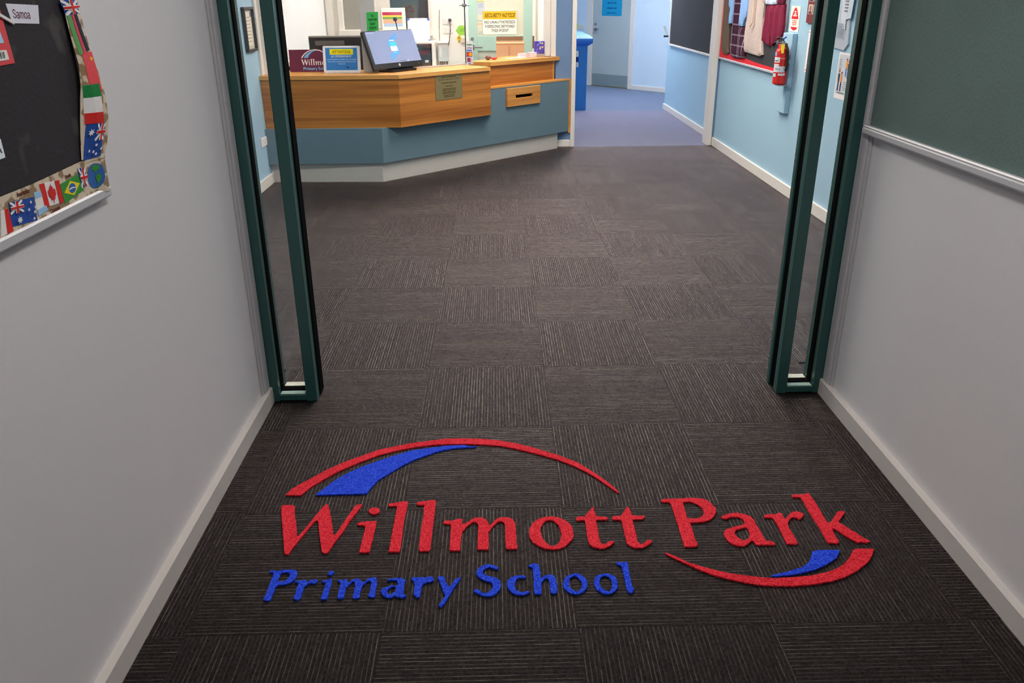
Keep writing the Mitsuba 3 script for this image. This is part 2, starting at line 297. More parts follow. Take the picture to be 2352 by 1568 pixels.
    'b m': [[[[-652,-1313],[-648,-1309],[-633,-1312],[-624,-1307],[-620,-1312],[-617,-1324],[-610,-1312],[-602,-1307],[-590,-1307],[-581,-1317],[-575,-1322],[-566,-1307],[-551,-1304],[-544,-1302],[-539,-1316],[-536,-1330],[-537,-1351],[-535,-1379],[-539,-1382],[-550,-1381],[-557,-1375],[-554,-1362],[-555,-1340],[-555,-1323],[-561,-1317],[-569,-1327],[-575,-1336],[-576,-1348],[-578,-1363],[-576,-1381],[-581,-1384],[-595,-1384],[-597,-1381],[-597,-1361],[-598,-1339],[-601,-1321],[-605,-1318],[-614,-1335],[-620,-1343],[-618,-1360],[-619,-1383],[-635,-1385],[-638,-1379],[-639,-1358],[-639,-1337],[-640,-1322],[-648,-1316]],None]],
    'b a': [[[[-516,-1319],[-511,-1312],[-498,-1309],[-484,-1307],[-469,-1309],[-459,-1319],[-461,-1332],[-460,-1353],[-460,-1370],[-451,-1376],[-452,-1383],[-463,-1386],[-477,-1382],[-484,-1377],[-489,-1384],[-500,-1385],[-512,-1380],[-521,-1368],[-525,-1356],[-521,-1348],[-508,-1341],[-494,-1335],[-482,-1340],[-481,-1330],[-485,-1318],[-497,-1317],[-508,-1319]],[[-505,-1358],[-503,-1350],[-494,-1343],[-484,-1345],[-485,-1362],[-490,-1365],[-495,-1372],[-503,-1367]]]],
    'b r2': [[[[-447,-1307],[-435,-1307],[-419,-1307],[-413,-1306],[-408,-1309],[-395,-1304],[-386,-1307],[-380,-1317],[-388,-1329],[-396,-1327],[-404,-1331],[-412,-1339],[-413,-1358],[-414,-1383],[-417,-1386],[-427,-1384],[-434,-1374],[-435,-1354],[-435,-1333],[-439,-1321],[-444,-1319]],None]],
    'b y': [[[[-374,-1310],[-368,-1303],[-353,-1306],[-349,-1322],[-344,-1336],[-337,-1348],[-332,-1336],[-324,-1317],[-306,-1307],[-308,-1318],[-320,-1343],[-330,-1368],[-338,-1390],[-348,-1414],[-354,-1422],[-360,-1422],[-364,-1417],[-357,-1399],[-348,-1381],[-354,-1366],[-360,-1347],[-366,-1330]],None]],
    'b S': [[[[-274,-1365],[-266,-1356],[-257,-1361],[-247,-1371],[-236,-1373],[-227,-1366],[-220,-1354],[-220,-1342],[-225,-1333],[-239,-1328],[-255,-1318],[-265,-1304],[-267,-1289],[-262,-1277],[-251,-1266],[-233,-1259],[-217,-1264],[-207,-1271],[-200,-1277],[-207,-1284],[-216,-1279],[-229,-1273],[-239,-1278],[-246,-1286],[-245,-1295],[-237,-1305],[-220,-1310],[-205,-1318],[-198,-1329],[-195,-1346],[-198,-1361],[-208,-1376],[-220,-1386],[-238,-1387],[-252,-1381],[-263,-1374]],None]],
    'b c': [[[[-182,-1345],[-179,-1327],[-170,-1315],[-158,-1309],[-134,-1307],[-124,-1315],[-129,-1320],[-142,-1318],[-152,-1322],[-157,-1337],[-158,-1352],[-153,-1366],[-140,-1374],[-127,-1368],[-115,-1373],[-121,-1378],[-135,-1385],[-154,-1384],[-167,-1376],[-177,-1362]],None]],
    'b h': [[[[-122,-1271],[-114,-1265],[-105,-1260],[-89,-1263],[-86,-1280],[-84,-1300],[-86,-1321],[-75,-1311],[-61,-1306],[-50,-1308],[-43,-1323],[-42,-1349],[-44,-1379],[-52,-1382],[-63,-1380],[-64,-1365],[-64,-1341],[-66,-1325],[-73,-1322],[-84,-1337],[-85,-1361],[-86,-1381],[-96,-1384],[-107,-1382],[-109,-1364],[-107,-1329],[-107,-1298],[-108,-1278],[-114,-1275]],None]],
    'b o': [[[[-28,-1344],[-24,-1330],[-16,-1316],[-2,-1307],[13,-1303],[26,-1307],[38,-1323],[43,-1337],[41,-1356],[34,-1371],[23,-1381],[7,-1387],[-8,-1383],[-20,-1371],[-27,-1359]],[[-8,-1338],[-3,-1322],[9,-1314],[17,-1324],[24,-1339],[24,-1354],[19,-1367],[9,-1375],[-1,-1369],[-8,-1356]]]],
    'b o2': [[[[57,-1341],[61,-1327],[69,-1315],[84,-1309],[102,-1307],[117,-1315],[124,-1326],[125,-1345],[123,-1362],[116,-1375],[103,-1385],[87,-1389],[74,-1382],[62,-1369],[58,-1355]],[[76,-1338],[81,-1323],[93,-1316],[101,-1322],[107,-1334],[107,-1351],[103,-1367],[97,-1377],[89,-1375],[80,-1364],[75,-1352]]]],
    'b l': [[[[130,-1265],[135,-1260],[146,-1263],[163,-1259],[166,-1273],[165,-1295],[163,-1320],[163,-1341],[163,-1360],[167,-1370],[161,-1383],[154,-1386],[146,-1383],[143,-1368],[144,-1345],[144,-1323],[144,-1298],[144,-1278],[134,-1274]],None]],
}
BOARD = {
    'strip_v': [[-1272,1503],[-1260,1437],[-1258,1375],[-1268,1327],[-1287,1266],[-1311,1175],[-1230,1167],[-1210,1194],[-1196,1245],[-1198,1305],[-1201,1371],[-1204,1435],[-1211,1503]],
    'strip_h': [[-1611,1170],[-1508,1167],[-1407,1170],[-1316,1173],[-1225,1168],[-1231,1089],[-1319,1095],[-1473,1091],[-1644,1094]],
    'samoa': [[-1452,1498],[-1343,1494],[-1353,1459],[-1445,1463]],
    'stick': [[-1481,1479],[-1445,1464],[-1445,1460],[-1483,1474]],
    'poster': [[-1475,1494],[-1467,1392],[-1517,1392]],
    'poster_blue': [[-1486,1467],[-1482,1432],[-1502,1428]],
    'poster_box': [[-1507,1418],[-1483,1418],[-1483,1399],[-1515,1399]],
    'card': [[-1572,1264],[-1562,1262],[-1565,1230],[-1586,1230]],
    'uk1': [[-1269,1503],[-1211,1503],[-1211,1477],[-1260,1472]],
    'kenya': [[-1259,1472],[-1226,1476],[-1211,1400],[-1251,1392]],
    'china': [[-1241,1398],[-1202,1396],[-1208,1310],[-1248,1331]],
    'star': [[-1214,1384]],
    'mex': [[-1265,1329],[-1214,1329],[-1221,1243],[-1278,1248]],
    'aus1': [[-1272,1248],[-1214,1241],[-1247,1172],[-1305,1172]],
    'aus2': [[-1595,1152],[-1515,1143],[-1520,1097],[-1604,1107]],
    'red2': [[-1623,1143],[-1602,1143],[-1602,1099],[-1641,1099]],
    'arg': [[-1512,1151],[-1489,1149],[-1479,1107],[-1514,1104]],
    'can': [[-1487,1162],[-1417,1155],[-1417,1108],[-1486,1114]],
    'bra': [[-1414,1145],[-1338,1150],[-1328,1112],[-1412,1103]],
    'uk2': [[-1335,1162],[-1304,1157],[-1309,1119],[-1335,1118]],
    'globe': [[-1259,1159],[-1240,1125],[-1282,1103],[-1299,1138]],
    'frame': [[-1217,1075],[-1225,1098],[-1653,1072],[-1644,1093]],
}
CLOTHES = {
    'trousers': [[5154,1454],[4931,1455],[4931,1397],[4925,1232],[4866,1002],[4837,977],[4882,957],[5047,955],[5076,978],[5111,987],[5124,1181],[5118,1319]],
    'sleeve1': [[4931,1455],[4786,1455],[4789,1351],[4795,1315],[4811,1246],[4899,1243],[4902,1312],[4885,1376],[4943,1402]],
    'plaid': [[4786,1455],[4520,1456],[4535,1396],[4531,1331],[4544,1290],[4532,1229],[4406,1228],[4406,1178],[4374,1109],[4327,1025],[4332,963],[4508,946],[4658,943],[4783,964],[4807,1006],[4797,1119],[4772,1247],[4770,1352]],
    'sleeve2': [[4520,1456],[4313,1457],[4334,1369],[4349,1315],[4389,1279],[4417,1233],[4516,1235],[4537,1244],[4525,1316],[4521,1406]],
    'cream': [[4313,1457],[3828,1459],[3848,1432],[3907,1431],[3914,1320],[3892,1237],[3883,1143],[3833,1023],[3897,1006],[4059,1010],[4315,1015],[4350,1039],[4379,1149],[4365,1260],[4339,1335]],
    'tee': [[3828,1459],[3574,1460],[3577,1430],[3687,1426],[3831,1427]],
    'polo': [[3574,1460],[3415,1461],[3419,1435],[3551,1432]],
    'shorts': [[3815,1423],[3417,1431],[3410,1354],[3396,1276],[3403,1202],[3446,1174],[3596,1125],[3616,1108],[3700,1225],[3672,1105],[3784,1122],[3883,1143],[3858,1247],[3840,1368]],
}

# ------------------------------------------------------------------ lamps overhead
for cx, cy, z, hx, hy, col, rad in LAMPS:
    k = thing('ceiling_light', 'white recessed fluorescent panel ' + ('in the corridor ceiling' if cy < 0 else 'over the office' if col is OFFICE else 'over the hall' if col is COOL else 'in the reception ceiling'), 'light', 'ceiling light panels')
    if z > 2.6 and col is WARM: labels[k]['label'] += ', ' + ('nearer the entrance' if cy < 2 else 'nearer the counter')
    v = np.array([[cx - hx, cy - hy, z], [cx + hx, cy - hy, z], [cx + hx, cy + hy, z], [cx - hx, cy + hy, z]])
    put('diffuser', trimesh.Trimesh(v, [[0, 2, 1], [0, 3, 2]], process=False), 'lamp_white', k, emitter={'type': 'area', 'radiance': {'type': 'rgb', 'value': [c * rad for c in col]}})
    put('trim', cat(*[bx(cx + s * (hx + .015) - .015, cx + s * (hx + .015) + .015, cy - hy - .03, cy + hy + .03, z - .01, z + .02) for s in (-1, 1)],
                    *[bx(cx - hx, cx + hx, cy + s * (hy + .015) - .015, cy + s * (hy + .015) + .015, z - .01, z + .02) for s in (-1, 1)]), 'aluminium', k)

# ------------------------------------------------------------------ the shell
U = np.array([0.7345, 0.6786]); N = np.array([-0.6786, 0.7345])      # along the counter's slanted front, and inwards from it
XL, XR, YF = -2.16, 2.13, 5.26
fl = struct('floor', cat(bx(-1.3, 1.3, -4.6, -.15, -.12, -.006), bx(-2.4, 2.4, -.15, 6.9, -.12, -.006)), 'felt_dark', 'dark carpet tiles laid quarter-turned')
for i in range(-9, 9):
    for j in range(-8, 11):
        x0, x1, y0, y1 = i * .5, i * .5 + .5, j * .5, j * .5 + .5
        lo, hi = (-1.12, 1.12) if j < 0 else (XL, XR)
        if j < 0 and y1 <= -3.0: continue
        a, b = max(x0, lo), min(x1, hi); d = min(y1, 5.25) if x1 > .6 else min(y1, YF)
        if b - a < .01 or d - y0 < .01: continue
        if x1 < .6 and y0 > 3.75 + max(0., .924 * (x1 + 1.18)): continue
        g, c = .00005, .0005
        put('carpet_tile', trimesh.convex.convex_hull(np.array([[x, y, z] for z, e in ((-.006, g), (-.0007, g), (0, g + c)) for x in (a + e, b - e) for y in (y0 + e, d - e)])),
            'carpet_along' if (i + j) % 2 == 0 else 'carpet_across', fl)
struct('floor_hall', bx(.3, 4.2, 5.25, 12.6, -.12, -.001), 'carpet_hall', 'blue carpet of the hall beyond the doorway')
W = .14
struct('wall_corridor_left', bx(-1.12 - W, -1.12, -4.6, -.28, 0, 2.6), 'corridor_paint', 'pale grey corridor wall with the flag-bordered board')
struct('wall_corridor_right', bx(1.12, 1.12 + W, -4.6, -.28, 0, 2.6), 'corridor_paint', 'pale grey corridor wall with the green felt board')
struct('wall_corridor_back', bx(-1.3, 1.3, -4.74, -4.6, 0, 2.6), 'corridor_paint')
struct('ceiling_corridor', bx(-1.3, 1.3, -4.6, -.15, 2.6, 2.7), 'white_paint')
for s, nm in ((-1, 'left'), (1, 'right')):
    struct('wall_front_' + nm, bx(s * 1.12, s * 2.3, -.28, -.15, 0, 2.7), 'blue_paint')
    v = np.array([[1.12, 0], [1.12, .066], [1.0985, .066], [1.0962, .0635], [1.0955, 0]])
    m = prism(v, 0, 4.32 if s < 0 else 4.32); m = moved(m, np.array([[s, 0, 0, 0], [0, 0, -1, -.281], [0, 1, 0, 0], [0, 0, 0, 1.0]]))
    m.fix_normals(); struct('baseboard_corridor_' + nm, m, 'corridor_trim')
    struct('trim_' + ('1' if s < 0 else '2'), cat(bx(s * 1.12, s * 1.106, -.335, -.281, .066, 2.3, .003), bx(s * 1.12, s * 1.113, -.352, -.335, .066, 2.3, .002)), 'grey_trim', 'grey metal strip where wall meets door frame')
struct('trim_3', bx(-1.12, 1.12, -.28, -.15, 2.4, 2.7), 'corridor_paint')
struct('wall_left', bx(XL - W, XL, -.15, 3.84, 0, 2.7), 'blue_paint', 'light blue wall of the reception, left side')
struct('wall_office_left', bx(XL - W, XL, 3.84, 6.69, 0, 2.7), 'office_paint', 'white office wall behind the counter')
struct('wall_right', bx(XR, XR + W, -.15, 5.24, 0, 2.7), 'blue_paint', 'light blue wall with notices and the uniform display')
struct('wall_far', bx(.43, .593, YF, YF + .15, 0, 2.7), 'slate_paint', 'slate blue wall piece between counter and doorway')
struct('wall_far_top', bx(.593, 2.27, YF, YF + .15, 2.1, 2.7), 'blue_paint')
struct('wall_hall_right', bx(2.195, 2.195 + W, 5.42, 8.13, 0, 2.7), 'blue_paint', 'light blue hall wall with the dark board')
struct('wall_hall_left', bx(.31, .45, 5.42, 12.4, 0, 2.7), 'hall_paint')
struct('wall_office_right', bx(.31, .45, 5.41, 6.69, 0, 2.7), 'white_paint')
struct('wall_office_back', bx(XL, .31, 6.55, 6.69, 0, 2.7), 'white_paint', 'bright cream back wall of the office')
struct('ceiling', cat(bx(-2.3, 2.3, -.15, 6.7, 2.7, 2.8), bx(.3, 4.3, 6.7, 12.6, 2.7, 2.8)), 'white_paint')
P0 = np.array([1.436, 11.37, 0]); E = np.array([.6630, -.7486, 0])     # the slanted back wall of the hall: a point and its direction
HB = frame(P0, E, [0, 0, 1])                                           # local (along, up, towards the viewer)
def hb(a0, a1, z0, z1, c0, c1, b=0.0): return moved(bx(a0, a1, z0, z1, c0, c1, b), HB)
struct('wall_hall_back', cat(hb(-1.6, .0, 0, 2.7, -.14, 0), hb(1.06, 3.2, 0, 2.7, -.14, 0), hb(.0, 1.06, 2.1, 2.7, -.14, 0)), 'hall_paint', 'pale slanted end wall of the hall')
struct('wall_hall_side', bx(4.05, 4.2, 8.1, 10.2, 0, 2.7), 'hall_paint')
struct('wall_hall_return', bx(2.195 + W, 4.2, 8.0, 8.13, 0, 2.7), 'hall_paint')
def baseboard(name, x0, x1, y0, y1, h=.09):
    struct(name, bx(x0, x1, y0, y1, 0, h, .004), 'trim_paint')
baseboard('baseboard_left', XL, XL + .02, -.15, 3.70)
baseboard('baseboard_right', XR - .02, XR, -.15, 5.235)
baseboard('baseboard_far', .44, .593, YF - .018, YF, .075)
baseboard('baseboard_hall_right', 2.175, 2.195, 5.42, 8.13, .08)
struct('baseboard_hall_back', cat(hb(-1.6, .0, 0, .075, 0, .018, .003), hb(1.06, 3.0, 0, .075, 0, .018, .003)), 'trim_paint')
struct('trim_4', bx(.593, .637, 5.235, 5.43, 0, 2.1, .003), 'trim_paint', 'cream doorway jamb beside the counter')
struct('wall_far_right', bx(2.108, 2.27, 5.246, 5.43, 0, 2.7), 'slate_paint')
struct('trim_5', bx(2.060, 2.108, 5.235, 5.43, 0, 2.1, .003), 'trim_paint', 'cream doorway jamb beside the uniform display')

# ------------------------------------------------------------------ narrow glazed frames at the mouth of the corridor
for s, nm in ((-1, 'left'), (1, 'right')):
    w = structure('window_1' if s < 0 else 'window_2', 'narrow glazed panel in a dark green metal frame, ' + nm + ' side of the entrance')
    o = lambda x0, x1, *r, b=.0025: bx(s * x0, s * x1, *r, b)
    put('outer_stile', o(1.074, 1.12, -.28, -.17, 0, 2.4), 'frame_green', w)
    if s < 0:
        put('inner_stile', o(.925, .967, -.28, -.172, 0, 2.4), 'frame_green', w)
        put('seal', o(.920, .9255, -.232, -.1735, .004, 2.4, b=.001), 'rubber', w, 'black rubber strip')
    else:
        put('inner_stile', cat(o(.926, .967, -.28, -.241, 0, 2.4), o(.935, .967, -.243, -.19, 0, 2.4, b=0), o(.922, .967, -.196, -.168, 0, 2.4)), 'frame_green', w)
        put('seal', o(.9285, .936, -.2405, -.1965, .004, 2.4, b=0), 'rubber', w, 'black rubber strip')
    put('bottom_rail', o(.967, 1.074, -.28, -.17, .004, .03), 'frame_green', w)
    pput('pale_sill_strip', o(.972, 1.070, -.209, -.174, .03, .034, b=.001), (226, 222, 206), w, 'pale sill strip')
    pput('pale_sill_strip', o(.972, 1.070, -.276, -.249, .03, .033, b=.001), (160, 186, 176), w, 'lit top of the green rail painted as a pale mint strip')  # overhead light on the green rail, painted in as a lighter strip
    put('top_rail', o(.967, 1.074, -.28, -.17, 2.34, 2.4), 'frame_green', w)
    put('gasket', cat(o(1.070, 1.0745, -.246, -.212, .03, 2.34, b=0), o(.966, .970, -.246, -.212, .03, 2.34, b=0), o(.97, 1.07, -.246, -.212, .03, .035, b=0)), 'rubber', w, 'black glazing gasket')
    put('pane', (trimesh.Trimesh([[s * .97, -.228, .035], [s * 1.07, -.228, .035], [s * 1.07, -.228, 2.34], [s * .97, -.228, 2.34]], [[0, 1, 2], [0, 2, 3]], process=False)), 'glass', w)

# ------------------------------------------------------------------ the logo woven into the corridor carpet
lg = thing('carpet_logo', 'red and blue school logo with raised pile lettering set in the dark corridor carpet', 'logo')
def fuzz(m, amp, seed):
    m = m.subdivide_to_size(.0048, max_iter=12); m.merge_vertices()
    q = m.vertices * 320; up = (m.vertices[:, 2] > .003)[:, None]
    d = np.stack([meshkit.noise(q, seed + i) - .5 for i in range(3)], 1) * np.array([1.6, 1.6, 1.3]) * amp
    m.vertices = m.vertices + d * np.where(up, 1.0, .6); return m
for n_, parts in LOGO.items():
    ms = []
    for P, h in parts:
        g = Polygon(np.array(P) / 1000.0, [np.array(h) / 1000.0] if h else None).buffer(0)
        g = g.buffer(.0022).buffer(-.0044).buffer(.0022 - (.0012 if len(n_) < 5 else .0004))
        ms.append(prism(g.simplify(.0006), -.001, .0048))
    nm = 'arch' if 'arc' in n_ else 'swoosh' if 'swoosh' in n_ else 'letter'
    put(nm, fuzz(cat(*ms), .0015, len(n_) * 3 + ord(n_[-1])), 'pile_red' if n_[0] == 'r' else 'pile_blue', lg, smooth=True,
        label=('red ' if n_[0] == 'r' else 'blue ') + (f'letter {n_[2]}' if nm == 'letter' else nm))

# ------------------------------------------------------------------ corridor: the flag board on the left, the green board on the right
def yz(k): return np.array(BOARD[k]) / 1000.0
def on_left(pts, x0, x1):
    """A polygon of (y, z) on the left wall from x0 out to x1."""
    m = prism(np.asarray(pts), 0, x1 - x0); return moved(m, np.array([[0, 0, 1, x0], [1, 0, 0, 0], [0, 1, 0, 0], [0, 0, 0, 1.0]]))
fb = thing('flag_board', 'black felt noticeboard with a border of world flags on the left corridor wall', 'noticeboard')
put('felt', bx(-1.1195, -1.110, -2.62, -1.235, 1.09, 2.28), 'felt_black', fb)
put('frame', cat(bx(-1.1195, -1.100, -2.65, -1.216, 1.073, 1.097, .004), bx(-1.1195, -1.100, -1.24, -1.216, 1.097, 2.3, .004), bx(-1.1195, -1.100, -2.65, -2.626, 1.097, 2.3, .004), bx(-1.1195, -1.1, -2.626, -1.24, 2.276, 2.3, .004)), 'aluminium', fb)
def strip_x(y, z):
    """How far the paper border stands off the felt: it bows outwards along the upright."""
    return .0085 * np.clip((y + 1.275) / .030, 0, 1) + np.where(z > 1.165, -1.1065 + .016 * np.exp(-((z - 1.30) / .10) ** 2) * np.clip((y + 1.33) / .12, 0, 1), -1.1065)
def paper(pts, lift, t=.0006, fine=.008):
    m = prism(np.asarray(pts), 0, t); m = m.subdivide_to_size(fine, max_iter=12)
    y, z, c = m.vertices.T.copy(); m.vertices = np.stack([strip_x(y, z) + lift + c, y, z], 1)
    m.invert() if m.volume < 0 else None
    return m
vtop = yz('strip_v').copy(); vtop = np.array([[p[0], p[1] + (.75 if p[1] > 1.5 else 0)] for p in vtop])
hl = yz('strip_h').copy(); hl = np.array([[p[0] - (.9 if p[0] < -1.6 else 0), p[1]] for p in hl])
put('border_strip', paper(vtop, 0), 'map_paper', fb, 'tan map paper border')
put('border_strip', paper(hl, 0), 'map_paper', fb, 'tan map paper border')
RED, WHITE, BLUE, GREEN, YEL, NAVY = (205, 45, 42), (225, 222, 220), (38, 74, 150), (58, 140, 62), (232, 205, 40), (36, 60, 130)
def quad_uv(q, u, v):
    q = np.asarray(q, float); u, v = np.asarray(u, float)[..., None], np.asarray(v, float)[..., None]
    return (q[0] * (1 - u) + q[1] * u) * v + (q[3] * (1 - u) + q[2] * u) * (1 - v)      # q: top left, top right, bottom right, bottom left
def flag(q, items, label):
    ms, cs = [], []
    for lift, (shape, col) in enumerate(items):
        a = np.array(shape, float); m = paper(quad_uv(q, a[:, 0], a[:, 1]), .0010 + .0006 * lift, .0004); ms.append(m); cs.append(plain(m, col))
    put('flag', cat(*ms), 'print_matte', fb, label, color=np.vstack(cs))
R_ = lambda a, b, c, d: [(a, b), (c, b), (c, d), (a, d)]
def star(x, y, r, k=5, a0=0.0, ry=None):
    return [(x + (r if i % 2 == 0 else r * .45) * math.sin(a0 + i * math.pi / k), y + (ry or r) * (1 if i % 2 == 0 else .45) * math.cos(a0 + i * math.pi / k)) for i in range(2 * k)]
def jack(f):
    g = lambda P: [f(*p) for p in P]
    return [(g(R_(0, 0, 1, 1)), BLUE), (g([(0, 0), (.12, 0), (1, .86), (1, 1), (.88, 1), (0, .14)]), WHITE), (g([(1, 0), (1, .14), (.12, 1), (0, 1), (0, .86), (.88, 0)]), WHITE),
            (g(R_(.38, 0, .62, 1)), WHITE), (g(R_(0, .36, 1, .64)), WHITE), (g(R_(.43, 0, .57, 1)), RED), (g(R_(0, .43, 1, .57)), RED)]
ident = lambda u, v: (u, v)
turned = lambda u, v: (v, u)
aus = [(R_(0, 0, 1, 1), BLUE)] + jack(lambda u, v: (u * .5, .5 + v * .5)) + [(star(.25, .22, .11, 7, 0, .16), WHITE)] + [(star(x, y, .05, 7, 0, .075), WHITE) for x, y in ((.75, .84), (.62, .55), (.88, .6), (.75, .15), (.8, .42))]
flag(yz('uk1'), jack(ident), 'printed flag with a union jack')
flag(yz('kenya'), [(R_(0, 0, 1, 1), (150, 175, 140)), (R_(.0, 0, .3, 1), (96, 160, 92)), (R_(.36, 0, .66, 1), (200, 70, 90)), (R_(.7, 0, 1, 1), (44, 48, 66))], 'printed flag in green, red and black stripes')
flag(yz('china'), [(R_(0, 0, 1, 1), (214, 74, 80)), (star(.72, .82, .16, 5, 0, .07), YEL)], 'printed red flag with a yellow star')
flag(yz('mex'), [(R_(0, 0, 1, 1), WHITE), (R_(0, .68, 1, 1), (30, 122, 62)), (R_(0, 0, 1, .28), RED)], 'printed flag in green, white and red bands')
flag(yz('aus1'), [([(b, 1 - a) for a, b in s_], c_) for s_, c_ in aus], 'printed blue flag turned upright, union jack above white stars')
flag(yz('aus2'), aus, 'printed blue flag with union jack and white stars')
flag(yz('red2'), [(R_(0, 0, 1, 1), WHITE), (R_(.5, 0, 1, 1), RED)], 'printed flag in white and red')
flag(yz('arg'), [(R_(0, 0, 1, 1), WHITE), (R_(0, .72, 1, 1), (150, 190, 225)), (R_(0, 0, 1, .26), (150, 190, 225))], 'printed flag in pale blue and white')
leaf = [(.5, .92), (.545, .78), (.6, .82), (.585, .62), (.66, .72), (.685, .64), (.74, .66), (.715, .5), (.745, .46), (.61, .3), (.62, .22), (.515, .25), (.515, .08), (.485, .08), (.485, .25), (.38, .22), (.39, .3), (.255, .46), (.285, .5), (.26, .66), (.315, .64), (.34, .72), (.415, .62), (.4, .82), (.455, .78)]
flag(yz('can'), [(R_(0, 0, 1, 1), WHITE), (R_(0, 0, .24, 1), RED), (R_(.78, 0, 1, 1), RED), ([(.5 + (x - .5) * .8, y) for x, y in leaf], RED)], 'printed red and white flag with a maple leaf')
flag(yz('bra'), [(R_(0, 0, 1, 1), GREEN), ([(.08, .5), (.5, .9), (.92, .5), (.5, .1)], YEL), ([(.5 + .17 * math.cos(t), .5 + .25 * math.sin(t)) for t in np.linspace(0, 6.28, 20)[:-1]], (50, 100, 175)), ([(.33, .56), (.5, .56), (.67, .46), (.67, .41), (.5, .5), (.33, .5)], WHITE)], 'printed green flag with a yellow diamond')
flag(yz('uk2'), jack(ident), 'printed flag with a union jack')
gq = yz('globe'); gc = gq.mean(0); gr = .5 * np.linalg.norm(gq[0] - gq[2]); gs = .5 * np.linalg.norm(gq[1] - gq[3])
ga, gb = (gq[0] - gq[2]) / (2 * gr), (gq[1] - gq[3]) / (2 * gs)
ell = lambda k, n=28: np.array([gc + ga * gr * .95 * k * math.sin(t) + gb * gs * 1.0 * k * math.cos(t) for t in np.linspace(0, 2 * math.pi, n + 1)[:-1]])
gp = lambda P: np.array([gc + ga * gr * v + gb * gs * u for u, v in P])
items = [(ell(1), (52, 96, 160)), (gp([(-.35, .8), (.2, .85), (.35, .55), (.1, .5), (.05, .2), (-.2, .4), (-.5, .45)]), GREEN), (gp([(.1, .15), (.5, .1), (.55, -.2), (.3, -.6), (.15, -.35), (.0, -.1)]), GREEN), (gp([(.2, -.75), (.45, -.7), (.3, -.88)]), GREEN)]
ms = [paper(p, .0010 + .0006 * i, .0004) for i, (p, c) in enumerate(items)]
put('globe', cat(*ms), 'print_matte', fb, 'printed blue globe with green land', color=np.vstack([plain(m, c) for m, (p, c) in zip(ms, items)]))
for s_, y, z, h in (('Canada', -1.452, 1.0975, .0075), ('Australia', -1.545, 1.155, .0075), ('Brazil', -1.378, 1.152, .006)):
    Print().text(s_, 0, 0, h, (110, 60, 50), 1, True).put('caption', frame([-1.1052, y, z], [0, 1, -.02], [0, 0, 1]), fb, 'small brown caption')
k = thing('name_card', 'white card reading Samoa pinned to the black felt board', 'card')
m = on_left(yz('samoa'), -1.110, -1.1088); pput('paper', m, (206, 206, 216), k, bsdf='print_gloss')
Print().text('Samoa', 0, 0, .016, (92, 50, 60), 1, False, .056).put('lettering', frame([-1.1088, -1.409, 1.4705], [0, 1, -.05], [0, .05, 1]), k, 'handwritten name')
k = thing('red_poster', 'red-edged printed booklet cover with a barcode at the left edge of the felt board', 'poster')
P = yz('poster').tolist(); pl_ = [[-1.85, 1.80], [-1.60, 1.80], P[0], P[1], [-1.85, 1.385]]
pput('paper', on_left([[-1.80, 1.80], [-1.535, 1.80], P[0], P[1], [-1.80, 1.384]], -1.110, -1.1085), (206, 54, 56), k)
pput('picture', on_left([[-1.77, 1.74], [-1.56, 1.74], [-1.494, 1.46], [-1.487, 1.43], [-1.77, 1.425]], -1.1085, -1.1080), (150, 200, 226), k, 'pale blue picture area')
pput('barcode_box', on_left([[-1.56, 1.419], [-1.486, 1.417], [-1.484, 1.400], [-1.56, 1.398]], -1.1080, -1.1075), (218, 216, 210), k, 'white box with a grey barcode')
pput('barcode', cat(*[on_left([[y, 1.403], [y, 1.4145], [y + w_, 1.4145], [y + w_, 1.403]], -1.1075, -1.1072) for y, w_ in [(-1.548 + i * .0032, .0012 + .0012 * (i % 3 == 0)) for i in range(17)]]), (70, 70, 66), k, 'grey barcode')
k = thing('craft_stick', 'thin white stick pinned across the red poster corner', 'stick')
pput('stick', moved(bx(-.045, .045, -.0035, .0035, 0, .003, .001), frame([-1.1072, -1.487, 1.4795], [0, .93, -.37], [0, .37, .93])), (214, 208, 204), k)
k = thing('letter_card', 'white card cut off at the left edge low on the felt board', 'card')
pput('paper', on_left([[-1.66, 1.270], [-1.566, 1.2655], [-1.5655, 1.231], [-1.66, 1.228]], -1.110, -1.1088), (214, 224, 228), k)
Print().text('A', 0, 0, .018, (80, 66, 84), 1, True).put('lettering', frame([-1.1088, -1.580, 1.241], *FACE_LEFT_WALL), k)

gbd = thing('green_board', 'large grey-green felt noticeboard with a grey metal frame on the right corridor wall', 'noticeboard')
put('felt', bx(1.108, 1.1195, -2.62, -.325, 1.06, 2.28), 'felt_green', gbd)
prof = [(1.1195, 1.047), (1.094, 1.047), (1.0915, 1.052), (1.0915, 1.066), (1.096, 1.069), (1.096, 1.0715), (1.0935, 1.074), (1.097, 1.078), (1.1195, 1.078)]
m = prism(prof, 0, 2.33); m = moved(m, np.array([[1, 0, 0, 0], [0, 0, 1, -2.645], [0, 1, 0, 0], [0, 0, 0, 1.0]])); m.fix_normals()
put('bottom_rail', m, 'aluminium', gbd)
put('frame', cat(bx(1.096, 1.1195, -.334, -.316, 1.078, 2.3, .003), bx(1.096, 1.1195, -2.645, -2.625, 1.078, 2.3, .003), bx(1.096, 1.1195, -2.625, -.334, 2.28, 2.3, .003)), 'aluminium', gbd)

